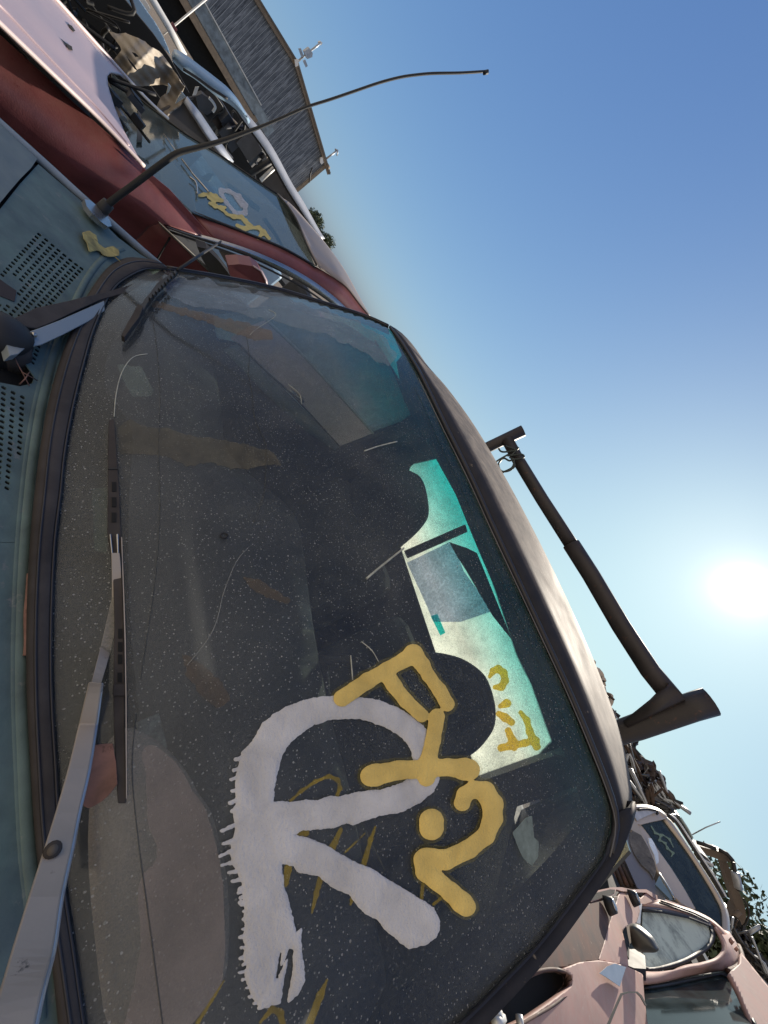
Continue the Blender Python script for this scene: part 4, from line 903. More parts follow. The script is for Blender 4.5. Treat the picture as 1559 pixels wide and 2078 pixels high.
for k in range(22):
    a, b = random.uniform(110, 240), random.uniform(0, 120)
    if b > a*.9+10 or a > 330: continue
    c0 = UX(a, b, random.uniform(-3.9, -3.5)); tube('engine_hose', cat([c0, c0+np.random.uniform(-.12, .12, 3), c0+np.random.uniform(-.2, .2, 3)], 5), random.uniform(.005, .012), random.choice([BLACK, RUST, VOID]), wreck, 6)
# ---- pale blue van with an open dark cabin
van = empty('pale_blue_van', 'pale blue and white van with a dark gutted cabin below the barn', 'van', (-5.0, 1.2, 0))
VB = surface('pale blue van paint', (.26, .38, .50), .35, var=.12, vs=4, dust=.2, dustc=(.45, .5, .55), coat=.3)
VW = surface('white van paint', (.50, .52, .56), .35, var=.1, dust=.2)
b1 = m3(zA, [(310, 0), (420, 100), (520, 250), (620, 380), (720, 500), (800, 590), (880, 680), (855, 600), (790, 450), (730, 340), (680, 260), (600, 150), (540, 60), (500, 0), (440, -80), (260, -60)])
region('front_fender', sd_poly(b1), (240, -15, 350, 116), 2.5, XP(-4.5), VB, van, solid=.03)
up = [(348, 112), (353, 100), (362, 102), (380, 113), (405, 132), (435, 155), (463, 178), (484, 203), (500, 230)]
lo = [(350, 124), (358, 132), (372, 146), (392, 158), (415, 176), (440, 196), (468, 213), (488, 232), (505, 252)]
hull_rows('door_top', [resample(cat(PX(-4.75, up), 4), 30), resample(cat([UX(a*.5+c*.5, b*.5+d*.5, -4.6) for (a, b), (c, d) in zip(up, lo)], 4), 30), resample(cat(PX(-4.65, lo), 4), 30)], VB, van, solid=.03)
tube('door_seam', cat(PX(-4.58, [(372, 140), (400, 158), (430, 180), (462, 200)]), 4), .01, BLACK, van, 5)
up2 = [(484, 203), (500, 228), (528, 262), (558, 306), (592, 370), (618, 412), (648, 466), (660, 484)]
lo2 = [(476, 211), (492, 236), (518, 272), (549, 317), (583, 379), (609, 420), (640, 468), (653, 486)]
hull_rows('roof_rail', [resample(cat(PX(-4.9, up2), 4), 30), resample(cat(PX(-4.85, lo2), 4), 30)], VW, van, solid=.015)
hull_rows('roof_gutter', [resample(cat(PX(-4.95, lo2), 4), 30), resample(cat(PX(-4.95, [(x-5, y+3) for x, y in lo2]), 4), 30)], BLACK, van, solid=.015)
cab = [(352, 126), (372, 146), (392, 158), (415, 176), (440, 196), (468, 213), (488, 232), (510, 262), (535, 300), (578, 380), (636, 470), (610, 470), (540, 400), (460, 330), (400, 270), (360, 200), (345, 165)]
panel('cabin', cab, XP(-5.6), VOID, van, .03)
panel('cabin_panel', [(531, 367), (562, 337), (585, 380), (628, 458), (610, 455), (560, 398)], XP(-5.3), surface('dim brown glass', (.06, .05, .04), .3), van, .03)
tube('window_divider', PX(-5.0, [(529, 366), (561, 336)]), .02, CHROME_E, van, 8); tube('window_divider', PX(-5.05, [(508, 352), (558, 322)]), .03, BLACK, van, 8)
o = panel('seat', [(398, 195), (410, 190), (425, 200), (434, 215), (430, 228), (420, 234), (404, 222)], XP(-5.2), CABIN, van, .1)
tube('seat_rim', cat(PX(-5.1, [(424, 198), (433, 208), (437, 218), (432, 227)]), 4), .012, CHROME_E, o, 6)
panel('cabin_tag', m3(zA, [(1180, 1060), (1225, 1055), (1190, 1160), (1145, 1165)]), XP(-5.0), CHROME_E, van, .01)
for k in range(26):
    t = random.random(); c0 = UX(425+t*110+random.uniform(-10, 10), 215+t*110+random.uniform(-14, 22), random.uniform(-5.5, -5.15))
    if k % 2: tube('loose_wire', cat([c0, c0+np.random.uniform(-.1, .1, 3), c0+np.random.uniform(-.25, .25, 3)], 5), random.uniform(.006, .014), random.choice([BLACK, ALU, CABIN]), van, 6)
    else: box('cabin_part', tuple(c0), tuple(np.random.uniform(.03, .2, 3)), random.choice([BLACK, CABIN, RUST, SEAT]), van, rot=random.uniform(0, 3))
box('lower_body', (-5.1, 1.2, -.95), (.6, 2.6, .6), VB, van, bevel=.04); box('cabin_floor', (-5.5, 1.8, -.75), (.8, 2.6, .05), VOID, van)
WPT = surface('white pipe paint', (.70, .68, .64), .5, var=.08)
setp(tube('white_pole', PX(-5.8, [(296, -25), (310, 0), (342, 54), (375, 114)]), .030, WPT, None, 10), 'thick white pole leaning in front of the barn opening', 'pole')
setp(panel('white_board', m3(zA, [(490, -40), (560, -10), (600, 50), (632, 110), (620, 145), (590, 145), (540, 50)]), XP(-5.9), WPT, None, .04), 'white board with a rounded end left of the white pole', 'board')
o = setp(tube('thin_pole', PX(-7, [(424, -6), (350, 55), (331, 70)]), .009, WPT, None, 6), 'thin pale rod crossing the barn opening with a red tip', 'rod')
box('red_tip', tuple(UX(352, 56, -6.95)), (.04, .06, .05), RED, o)
# ---- barn
barn = empty('barn', 'grey weathered board barn with a dark opening behind the left cars', 'barn', (-42, 8, 0))
bt = T('weathered boards'); p = bt.n('ShaderNodeBsdfPrincipled')
g = bt.n('ShaderNodeNewGeometry'); sx = bt.n('ShaderNodeSeparateXYZ'); bt.l(g.outputs['Position'], sx.inputs[0])
yy = bt.math('MULTIPLY', sx.outputs[1], 4.0); fl = bt.math('FLOOR', yy); fr = bt.math('FRACT', yy)
wn = bt.n('ShaderNodeTexWhiteNoise', noise_dimensions='1D'); bt.l(fl, wn.inputs['W'])
st = bt.noise(1, 8, bt.pos((1, 9, .9)), rough=.75, dist=.3); bl2 = bt.noise(1, 6, bt.pos((1, 6, .8)), rough=.7)
c = bt.mix(bt.ramp(st, .38, .72), (.05, .06, .075), (.30, .325, .36)); c = bt.mix(bt.math('MULTIPLY', wn.outputs[0], .55), c, (.08, .095, .115)); c = bt.mix(bt.math('MULTIPLY', bt.ramp(bl2, .5, .68), .75), c, (.40, .43, .46))
c = bt.mix(bt.math('LESS_THAN', fr, .10), c, (.36, .39, .42)); c = bt.mix(bt.math('GREATER_THAN', fr, .94), c, (.012, .012, .015))
bt.l(c, p.inputs['Base Color']); p.inputs['Roughness'].default_value = .85; bt.l(p.outputs[0], bt.o.inputs[0]); BOARD = bt.m
FASC = surface('tan fascia board', (.22, .17, .12), .8, var=.2, bs=20); BTRIM = surface('pale blue grey trim board', (.18, .22, .25), .8, var=.4, vs=3, bs=20)
XB = -40
rl = [(470, -90), (522, 0), (560, 62), (601, 128), (618, 172), (640, 240), (665, 336), (602, 380), (560, 395)]
lint_a, lint_b = UX(372, 0, XB), UX(480, 200, XB)
top = [UX(a, b, XB) for a, b in ((450, -130), (522, 0), (601, 128), (665, 336), (602, 381))]
zlow = lint_a[2]; yR = top[3][1]
P3 = [np.array([XB, -6, top[0][2]-1.0]), top[0], top[1], top[2], top[3], np.array([XB, yR-.02, -2.5]), np.array([XB, yR-5.2, -2.5]), np.array([XB, yR-5.2, zlow]), np.array([XB, -6, zlow])]
panel('front_wall', None, None, BOARD, barn, .15, dirv=(-1, 0, 0), pts=P3)
def beam3(name, a, b, wdt, dep, mat, parent):
    a, b = np.array(a), np.array(b); t = (b-a)/np.linalg.norm(b-a); s = np.cross(t, np.array([1, 0, 0.])); s /= np.linalg.norm(s)
    V = [p+s*wdt/2*i+np.array([1, 0, 0.])*j*dep for p in (a, b) for i in (-1, 1) for j in (0, 1)]
    return mesh(name, V, [(0, 1, 3, 2), (4, 6, 7, 5), (0, 4, 5, 1), (2, 3, 7, 6), (0, 2, 6, 4), (1, 5, 7, 3)], mat, parent)
d3 = np.array([.03, 0, 0])
beam3('fascia', top[0]+d3, top[1]+d3, .32, .2, FASC, barn); beam3('fascia', top[1]+d3, top[2]+d3, .32, .2, FASC, barn); beam3('fascia', top[2]+d3+np.array([.01, 0, 0]), top[3]+d3+np.array([.01, .45, -.2]), .30, .2, FASC, barn)
beam3('corner_board', top[3]+d3+np.array([.02, -.1, -.1]), np.array([XB+.05, yR-.1, -2.4]), .22, .1, FASC, barn)
beam3('lintel', (XB+.05, -6, zlow), (XB+.05, yR-5.2, zlow), .40, .3, FASC, barn)
beam3('trim_board', (XB+.04, -6, zlow+.62), (XB+.04, yR-4.0, zlow+.62), .75, .06, BTRIM, barn)
beam3('flashing', (XB+.12, -6, zlow+1.05), (XB+.12, yR-5.5, zlow+1.05), .07, .05, CHROME_E, barn)
beam3('door_jamb', (XB+.05, yR-5.2, zlow+.3), (XB+.05, yR-5.2, -2.5), .3, .2, FASC, barn)
mesh('roof', [np.array([XB+.3, *top[2][1:]])+np.array([0, 0, .12]), np.array([XB+.3, top[3][1]+.5, top[3][2]-.12]), np.array([XB-14, top[3][1]+.5, top[3][2]-.12]), np.array([XB-14, *top[2][1:]])+np.array([0, 0, .12]),
              np.array([XB+.3, top[0][1]-.4, top[0][2]-.05]), np.array([XB-14, top[0][1]-.4, top[0][2]-.05])], [(0, 1, 2, 3), (4, 0, 3, 5)], surface('barn roof', (.12, .11, .10), .8), barn, solid=.08)
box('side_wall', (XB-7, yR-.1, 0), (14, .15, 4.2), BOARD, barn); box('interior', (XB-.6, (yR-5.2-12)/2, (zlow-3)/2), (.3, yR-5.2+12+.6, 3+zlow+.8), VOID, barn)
# weather station on the ridge, mast at the eave
METAL = surface('galvanised metal', (.35, .37, .40), .4, metal=.4)
ws = empty('weather_station', 'weather station with panels and a cup on a short mast on the barn ridge', 'weather station', (XB+.2, UX(601, 128, XB)[1], H+UX(601, 128, XB)[2]))
tube('mast', PX(XB+.2, [(601, 128), (618, 113), (640, 96), (651, 87)]), .06, METAL, ws, 8)
panel('control_box', [(598, 121), (605, 121), (606, 133), (600, 136)], XP(XB+.4), WPT, ws, .3)
panel('sensor_box', [(617, 105), (628, 97), (635, 108), (634, 116), (624, 120)], XP(XB+.4), METAL, ws, .4)
panel('solar_panel', [(606, 99), (611, 98), (617, 114), (612, 116)], XP(XB+.4), METAL, ws, .1); panel('solar_panel', [(615, 124), (620, 121), (625, 134), (621, 137)], XP(XB+.4), METAL, ws, .1)
panel('wind_cup', [(647, 86), (651, 84), (655, 87), (652, 92), (648, 91)], XP(XB+.2), WPT, ws, .25)
fm = empty('floodlight_mast', 'short mast with a cross piece at the low corner of the barn roof', 'mast', (XB+.2, UX(662, 320, XB)[1], H+UX(662, 320, XB)[2]))
tube('pole', PX(XB+.2, [(660, 324), (685, 305)]), .07, METAL, fm, 8); tube('cross_piece', PX(XB+.2, [(680, 303), (686, 305), (684, 316)]), .06, METAL, fm, 8)
tube('cross_piece', PX(XB+.2, [(664, 334), (668, 342)]), .13, FASC, fm, 8)
lamp_ = panel('floodlight', [(650, 322), (655, 320), (657, 330), (653, 334), (650, 330)], XP(XB+.5), WPT, fm, .2)
tube('bracket', PX(XB+.4, [(634, 340), (630, 352), (628, 370)]), .06, BLACK, fm, 6)
# ---- trees
def tree(name, c, rad, n, label, seed, parent=None, squash=1.0, trunk_h=3.5, leafs=.16):
    rs = random.Random(seed); r = empty(name, label, 'tree', (c[0], c[1], 0))
    LM = surface('foliage '+name+str(seed), (.055, .075, .032), .7, var=.5, vs=1.2, bump=0)
    LM2 = LM
    base = np.array([c[0], c[1], -H]); topc = np.array(c)
    tube('trunk', cat([base, base*.5+topc*.5+np.array([.2, .1, 0]), topc], 4), [.32, .30, .28, .26, .24, .2, .17, .14, .1][:9], surface('bark', (.09, .07, .055), .9, bs=20), r, 10)
    lobes = [(topc+np.array([rs.uniform(-1, 1)*rad*.7, rs.uniform(-1, 1)*rad*.7, rs.uniform(-.5, .7)*rad*squash]), rad*rs.uniform(.3, .55)) for _ in range(16)]
    V, Fc = [], []
    for lc, lr in lobes[:8]: pass
    for _ in range(n):
        lc, lr = rs.choice(lobes); d = np.array([rs.gauss(0, 1) for _ in range(3)]); d /= np.linalg.norm(d); q = lc+d*lr*(rs.random()**.35)*np.array([1, 1, squash])
        a = np.array([rs.gauss(0, 1) for _ in range(3)]); a /= np.linalg.norm(a); b = np.cross(a, d); b /= np.linalg.norm(b)+1e-9
        s = leafs*rs.uniform(.6, 1.5); k = len(V); V += [q-a*s, q+b*s*.5, q+a*s, q-b*s*.5]; Fc.append((k, k+1, k+2, k+3))
    mesh('crown', V, Fc, LM, r)
    return r
tc_ = UD(638, 474, 55); tree('tree', (tc_[0], tc_[1], tc_[2]-.2), 1.9, 8000, 'dark green tree showing beyond the red sedan roof', 3, leafs=.11)
tc_ = UD(1462, 1850, 40); tree('tree', (tc_[0], tc_[1], tc_[2]-.8), 3.0, 7000, 'small sunlit tree behind the excavator arm', 5, leafs=.17)
# ================================================================== neighbours on the right
def YPn(L, y, f=None): return [UY(a, b, y) for a, b in (L if f is None else [f(*q) for q in L])]
zE = lambda X, Y: (1000+X/2.789, 1500+Y/2.789)
zF = lambda X, Y: (1240+X/4.887, 1580+Y/4.887)
zG = lambda X, Y: (1150+X/3.812, 1380+Y/3.812)
# ---- dusty pink coupe
pink = empty('pink_coupe', 'dusty faded pink coupe with open headlight holes and a black door mirror', 'car', (2.2, 3.6, 0))
PINK = surface('faded pink paint', (.46, .25, .21), .7, var=.28, vs=5, dust=.75, dustc=(.47, .36, .30), spots=.5, spotc=(.5, .42, .36), spec=.35)
BROWN = surface('streaked shaded nose paint', (.09, .045, .032), .8, var=.7, vs=13, dust=.15, dustc=(.22, .14, .10), spots=.2, spotc=(.35, .28, .22))  # dark brown puts the nose's shade into the streaked paint
HPn = Plane(UY(1080, 2015, 1.9), UY(1190, 1815, 2.9), UY(1290, 1885, 3.55))
class Bulge:
    """hood surface with a soft crown and small dents"""
    n = HPn.n
    def __init__(s, pl, k): s.pl = pl; s.k = k
    def __call__(s, a, b, off=0): return s.pl(a, b, off+s.k*.7*math.sin((a-1000)/110)*math.sin((b-1800)/110))
HB = Bulge(HPn, .03)
nose = m3(zE, [(40, 1460), (60, 1440), (160, 1310), (300, 1130), (430, 975), (500, 945), (560, 922), (640, 900), (690, 890), (712, 885), (695, 940), (660, 1050), (630, 1160), (600, 1252), (520, 1262), (400, 1290), (330, 1305), (240, 1340), (130, 1400)])
region('nose_panel', sd_poly(nose), (1005, 1800, 1265, 2035), 4, HB, BROWN, pink, solid=.02)
hd = m3(zE, [(712, 885), (722, 868), (790, 870), (840, 900), (880, 860), (960, 905), (945, 950), (845, 935), (815, 1040), (745, 1068), (735, 1090), (760, 1200), (770, 1290), (700, 1268), (600, 1252), (630, 1160), (660, 1050), (695, 940)])
region('hood', sd_poly(hd), (1205, 1795, 1350, 1970), 3, Bulge(HPn, .034), PINK, pink, solid=.015)
panel('hood_rim', m3(zE, [(500, 905), (520, 885), (600, 858), (690, 838), (730, 838), (790, 850), (870, 850), (960, 900), (1060, 935), (1140, 970), (1130, 985), (1050, 960), (950, 925), (870, 868), (800, 866), (730, 860), (700, 850), (690, 880), (640, 895), (560, 920)]), HPn, PINK, pink, .03, off=.01)
for L in ([(505, 918), (520, 893), (600, 866), (665, 850), (693, 852), (690, 872), (640, 892), (570, 912)],): panel('headlight_hole', m3(zE, L), HPn, VOID, pink, .004, off=.012)
for (X, Y) in ((645, 942), (782, 900)):
    c0 = HPn(*zE(X, Y), .02); k = tube('hood_pin', [c0, c0+HPn.n*.045], [.045, .035], BLACK, pink, 14); tube('pin_ring', [c0+HPn.n*.045, c0+HPn.n*.05], [.03, .022], CHROME, k, 12)
fd2 = m3(zE, [(600, 1252), (700, 1268), (770, 1290), (850, 1330), (858, 1450), (880, 1640), (60, 1640), (200, 1580), (330, 1490), (450, 1400), (452, 1340), (400, 1300), (500, 1262)])
region('front_fender', sd_poly(fd2), (1015, 1940, 1320, 2100), 4, Bulge(HPn, .05), PINK, pink, solid=.02)
rim = [(50, 1455), (120, 1385), (200, 1340), (280, 1315), (350, 1308), (410, 1322), (445, 1350), (448, 1395), (415, 1440), (340, 1500), (250, 1550), (160, 1600), (120, 1625)]
hole = [(58, 1462), (130, 1395), (210, 1350), (290, 1325), (350, 1320), (392, 1335), (405, 1365), (395, 1400), (330, 1460), (240, 1520), (160, 1590), (100, 1640), (50, 1640)]
ribbon('headlight_rim', cat([HB(*zE(*q), .012) for q in rim], 4), cat([HB(*zE(*q), -.03) for q in hole], 4), BROWN, pink, solid=.008)
panel('headlight_hole', m3(zE, hole), HPn, VOID, pink, .01, off=-.035)
for L in ([(150, 1560), (158, 1640)], [(10, 1600), (60, 1580)], [(0, 1500), (40, 1560)]): tube('bent_strip', [HPn(*zE(*q), .02) for q in L], .012, CHROME_E, pink, 6)
# windshield, pillar, side glass, roof
WP = Plane(UY(1300, 1880, 3.75), UY(1300, 1962, 3.45), UY(1445, 1900, 4.4))
wpx = m3(zE, [(850, 965), (960, 972), (1100, 1000), (1235, 1052), (1252, 1110), (1225, 1170), (1120, 1240), (1000, 1280), (900, 1300), (860, 1290), (850, 1200), (846, 1080)])
panel('windshield', wpx, WP, PALEGLASS, pink, .006)
ribbon('windshield_frame', cat([WP(*zE(*q), .012) for q in ((848, 1300), (900, 1310), (1000, 1296), (1120, 1255), (1230, 1185), (1262, 1115), (1246, 1050))], 4), cat([WP(*zE(*q), .012) for q in ((862, 1285), (900, 1292), (990, 1272), (1100, 1232), (1205, 1165), (1238, 1110), (1228, 1058))], 4), BLACK, pink, solid=.012)
ribbon('windshield_frame', cat([WP(*zE(*q), .012) for q in ((850, 938), (960, 950), (1100, 982), (1240, 1030))], 4), cat([WP(*zE(*q), .012) for q in ((848, 960), (960, 972), (1098, 1002), (1236, 1052))], 4), surface('grey header', (.16, .15, .17), .5), pink, solid=.03)
tube('windshield_trim', [WP(*zE(*q), .02) for q in ((848, 970), (960, 977), (1100, 1007), (1232, 1056))], .008, BLACK, pink, 6)
panel('pillar_trim', m3(zE, [(822, 930), (845, 930), (836, 1045), (812, 1040)]), WP, CHROME_E, pink, .02, off=.02)
ribbon('roof_front', cat([WP(*zE(*q), .0) for q in ((940, 905), (1040, 935), (1140, 968), (1240, 1018), (1330, 1100))], 4), cat([WP(*zE(*q), .02) for q in ((850, 938), (960, 950), (1100, 982), (1240, 1030), (1280, 1090))], 4), PINK, pink, solid=.02)
for k in (.3, .6): tube('roof_seam', [WP(*zE(x-25*k, y+30*k), .03) for x, y in ((960, 908), (1060, 942), (1150, 975), (1235, 1018))], .006, BLACK, pink, 5)
SPL = Plane(UY(1300, 1990, 3.4), UY(1480, 1975, 4.4), UY(1310, 2078, 2.9))
apo = [(848, 1392), (950, 1380), (1100, 1345), (1250, 1318), (1330, 1305), (1390, 1262), (1402, 1215), (1385, 1160), (1340, 1090)]
api = [(852, 1312), (930, 1316), (1050, 1302), (1160, 1290), (1250, 1270), (1300, 1235), (1318, 1190), (1300, 1130), (1262, 1062)]
ribbon('windshield_pillar', cat([SPL(*zE(*q), .02) for q in apo], 4), cat([WP(*zE(*q), .03) for q in api], 4), PINK, pink, solid=.02, mid=.03)
tube('drip_rail', cat([SPL(*zE(*q), .03) for q in ((1330, 1315), (1385, 1290), (1415, 1240), (1395, 1170))], 4), .016, BROWN, pink, 6)
panel('side_window', m3(zE, [(850, 1402), (950, 1388), (1100, 1352), (1250, 1325), (1338, 1318), (1400, 1430), (1500, 1640), (882, 1640), (862, 1500)]), SPL, DARKGLASS, pink, .006)
ribbon('window_trim', cat([SPL(*zE(*q), .012) for q in ((850, 1392), (1000, 1370), (1200, 1328), (1335, 1310), (1400, 1410), (1500, 1620))], 4), cat([SPL(*zE(*q), .012) for q in ((852, 1408), (1000, 1388), (1190, 1348), (1322, 1332), (1380, 1420), (1480, 1620))], 4), BLACK, pink, solid=.01)
rfp = [(1262, 1050), (1330, 1100), (1392, 1190), (1480, 1300), (1600, 1450), (1640, 1700), (1500, 1680), (1400, 1440), (1338, 1320), (1400, 1270), (1405, 1200), (1350, 1110)]
region('roof', sd_poly(m3(zE, rfp)), (1445, 1870, 1600, 2110), 5, Plane(UY(1460, 1890, 4.4), UY(1559, 2060, 3.9), UY(1500, 2020, 3.8)), PINK, pink, solid=.03)
panel('door_gap', m3(zE, [(640, 1640), (700, 1500), (728, 1438), (765, 1428), (820, 1428), (845, 1450), (872, 1505), (866, 1510), (838, 1460), (816, 1437), (765, 1438), (736, 1448), (708, 1510), (655, 1640)]), HPn, VOID, pink, .004, off=.075)
mir = m3(zE, [(762, 1062), (790, 1042), (825, 1050), (865, 1080), (905, 1118), (930, 1160), (942, 1190), (922, 1207), (880, 1208), (830, 1205), (795, 1175), (772, 1120)])
class MS:
    def __call__(s, a, b, off=0): return UY(a, b, 3.25-off)
region('door_mirror', sd_poly([tuple(q) for q in cat(mir, 3, True)]), (1270, 1868, 1342, 1938), 2.5, MS(), surface('mirror housing', (.06, .058, .052), .45, var=.2), pink, dome=.08, solid=.03)
panel('mirror_base_shadow', m3(zE, [(728, 1070), (770, 1120), (800, 1180), (835, 1206), (862, 1225), (868, 1300), (800, 1295), (762, 1280), (745, 1180)]), SPL, BLACK, pink, .05, off=.10)  # black panel paints the mirror arm together with its shadow
panel('mirror_band', m3(zE, [(758, 1062), (772, 1052), (784, 1150), (776, 1160), (765, 1110)]), YP(3.18), CHROME_E, pink, .01)
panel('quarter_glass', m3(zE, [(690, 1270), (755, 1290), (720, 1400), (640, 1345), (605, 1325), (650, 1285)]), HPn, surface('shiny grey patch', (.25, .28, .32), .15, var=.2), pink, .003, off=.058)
box('core', (2.2, 3.9, -.95), (1.2, 1.2, .8), VOID, pink); box('lower_body', (2.25, 3.9, -1.22), (1.5, 1.5, .6), BROWN, pink, bevel=.06); box('cabin_floor', (2.9, 4.6, -.7), (1.6, 1.6, .1), VOID, pink)
# ---- silver wagon
sil = empty('silver_wagon', 'dusty silver wagon with yellow scribble on its windshield behind the pink coupe', 'car', (3.0, 6.5, 0))
SILV = surface('dusty silver paint', (.46, .385, .32), .45, metal=.0, var=.12, vs=3, dust=.3, dustc=(.42, .36, .30), coat=.4)
SBLUE = surface('shaded bumper paint', (.16, .16, .20), .4, var=.15, vs=3, dust=.3)
SW = Plane(UY(1300, 1660, 6.0), UY(1400, 1850, 5.6), UY(1440, 1780, 6.3))
swx = m3(zF, [(300, 455), (400, 430), (540, 400), (600, 480), (700, 610), (820, 780), (950, 980), (1060, 1170), (1130, 1330), (1150, 1400), (1140, 1564), (1000, 1420), (850, 1300), (740, 1110), (600, 890), (480, 720), (380, 560)])
sglass = panel('windshield', swx, SW, DARKGLASS, sil, .006)
yf = lambda X, Y, r: (*zF(X, Y), r)
region('paint_mark', sd_caps([[yf(400, 470, 1.2), yf(440, 540, 1.4), yf(500, 560, 1.6), yf(480, 610, 1.4), yf(540, 640, 1.2)], [yf(540, 640, 1.2), yf(560, 690, 1.6), yf(620, 740, 1.2), yf(600, 770, 1.2)], [yf(520, 560, 1), yf(580, 600, 1.2), yf(620, 680, 1)]]), (1318, 1672, 1372, 1742), 1.2, SW, film('greenish scribble', (.30, .40, .30), .6), sglass, off=.01, rough=(.6, 3), label='faint green yellow scribble on the silver wagon windshield')
HPs = Plane(UY(1290, 1655, 5.9), UY(1400, 1860, 5.3), UY(1300, 1750, 5.0))
region('hood', sd_poly(m3(zF, [(205, 370), (300, 455), (380, 560), (480, 720), (600, 890), (740, 1110), (850, 1305), (690, 1240), (560, 1080), (480, 940), (440, 860), (390, 750), (330, 620), (260, 480)])), (1275, 1650, 1420, 1852), 3, Bulge(SW, .02), SILV, sil, solid=.03)
panel('hood_reflection', m3(zF, [(370, 590), (400, 592), (430, 640), (470, 740), (475, 830), (450, 850), (430, 760), (385, 660)]), SW, surface('bright reflection strip', (.85, .82, .76), .2, metal=.3), sil, .01, off=.06)  # bright strip paints a reflection on the hood
ribbon('roof', cat([SW(*zF(*q), .0) for q in ((540, 370), (620, 440), (720, 590), (850, 790), (980, 990), (1100, 1190), (1170, 1350), (1185, 1560))], 4), cat([SW(*zF(*q), .03) for q in ((540, 400), (600, 480), (700, 612), (822, 782), (950, 982), (1062, 1172), (1132, 1332), (1142, 1564))], 4), SILV, sil, solid=.05)
for k in (8, 22): tube('roof_rail', cat([SW(*zF(x+k, y-k*.4), .02) for x, y in ((560, 370), (640, 440), (740, 590), (870, 790), (1000, 990), (1110, 1180))], 4), .02, BLACK if k == 8 else CHROME_E, sil, 6)
sp = m3(zF, [(205, 350), (245, 310), (320, 300), (420, 305), (450, 330), (440, 350), (500, 340), (560, 380), (540, 400), (400, 430), (300, 455), (260, 450), (225, 385)])
panel('side_pillar', sp, SW, SILV, sil, .04, off=.03)
panel('side_glass', m3(zF, [(225, 355), (262, 318), (340, 306), (430, 316), (425, 340), (380, 360), (290, 400), (260, 420)]), SW, surface('pale side glass', (.42, .42, .44), .2), sil, .01, off=.05)
ribbon('roof_edge', cat([SW(*zF(*q), .02) for q in ((240, 255), (330, 255), (420, 275), (510, 320), (560, 370))], 4), cat([SW(*zF(*q), .04) for q in ((240, 300), (330, 295), (420, 303), (480, 335), (540, 385))], 4), SILV, sil, solid=.04)
tube('seam', cat([SW(*zF(*q), .06) for q in ((270, 308), (350, 300), (430, 312), (465, 330), (455, 352))], 4), .012, BLACK, sil, 5)
FR = Plane(UY(1250, 1700, 5.0), UY(1300, 1800, 4.6), UY(1200, 1780, 4.5))
panel('headlight', m3(zF, [(180, 545), (215, 515), (300, 560), (370, 680), (430, 820), (450, 900), (420, 990), (380, 920), (300, 850), (230, 740), (190, 640)]), FR, glassmat('hazy headlight', (.5, .5, .5), dust=.65, dustc=(.30, .28, .27)), sil, .02, off=.02)
panel('front_wing', m3(zF, [(160, 480), (200, 400), (230, 400), (290, 500), (360, 640), (430, 800), (430, 820), (370, 680), (300, 560), (215, 515)]), FR, SILV, sil, .03, off=.01)
panel('bumper', m3(zF, [(60, 640), (130, 520), (175, 500), (190, 640), (230, 740), (300, 850), (380, 920), (430, 1000), (460, 1080), (540, 1180), (500, 1250), (260, 1080), (180, 900), (110, 740)]), FR, SBLUE, sil, .05)
panel('grille', m3(zF, [(-60, 820), (0, 700), (50, 700), (110, 760), (190, 920), (265, 1090), (60, 1080), (-60, 1000)]), FR, surface('rusty bumper beam', (.16, .10, .065), .8, var=.6, vs=6, dust=.3), sil, .05, off=-.05)
panel('lower_front', m3(zE, [(480, 940), (560, 800), (640, 680), (700, 640), (760, 700), (840, 850), (700, 850), (620, 860), (510, 900)]), FR, VOID, sil, .05, off=-.15)
for k in range(4): tube('beam_edge', [FR(*zF(-40+k*45, 760+k*20), -.03), FR(*zF(60+k*50, 1060), -.03)], .02, RUST if k % 2 else BROWN, sil, 6)
panel('blue_trim', m3(zF, [(440, 1050), (480, 960), (520, 1040), (620, 1180), (580, 1190), (500, 1110)]), FR, surface('blue grey plastic', (.20, .28, .33), .4), sil, .02, off=.05)
ribbon('hood_edge', cat([FR(*zF(*q), .06) for q in ((470, 930), (540, 1040), (620, 1180))], 4), cat([FR(*zF(*q), .06) for q in ((480, 925), (555, 1035), (640, 1180))], 4), CHROME, sil, solid=.02)
box('core', (3.1, 6.9, -.9), (2.0, 1.0, .9), VOID, sil)
# ---- dark car roofs behind the wagon
bc_ = empty('dark_hatchback', 'dark hatchback with a whip aerial seen over the silver wagon roof', 'car', (4.0, 9.0, 0))
DK = surface('dark car paint', (.035, .035, .04), .4, var=.3, dust=.1, coat=.2)
panel('roof', m3(zF, [(560, 355), (600, 335), (640, 340), (680, 370), (720, 440), (780, 530), (815, 590), (800, 640), (760, 600), (700, 520), (640, 430), (590, 390)]), YP(8.5), DK, bc_, .8)
ribbon('rear_window', cat(YPn([(670, 400), (740, 510), (800, 610)], 8.3, zF), 4), cat(YPn([(690, 390), (755, 490), (808, 590)], 8.25, zF), 4), surface('pale window strip', (.30, .36, .36), .2), bc_, solid=.02)
tube('aerial', YPn([(806, 556), (940, 485), (1085, 426)], 8.6, zF), .008, METAL, bc_, 6)
box('body', (tuple(UY(1370, 1700, 8.9)+np.array([0, .3, -.8]))), (1.6, 1.4, 1.3), DK, bc_, bevel=.1)
bc2 = empty('grey_car', 'grey car roof with a pale edge below the excavator arm', 'car', (5.2, 11, 0))
panel('roof', m3(zF, [(860, 730), (900, 740), (960, 790), (1015, 860), (1000, 885), (930, 830), (880, 790)]), YP(11), DK, bc2, .5)
ribbon('roof_edge', cat(YPn([(880, 790), (930, 835), (1000, 888)], 10.9, zF), 4), cat(YPn([(885, 780), (935, 820), (1018, 862)], 10.85, zF), 4), VW, bc2, solid=.03)
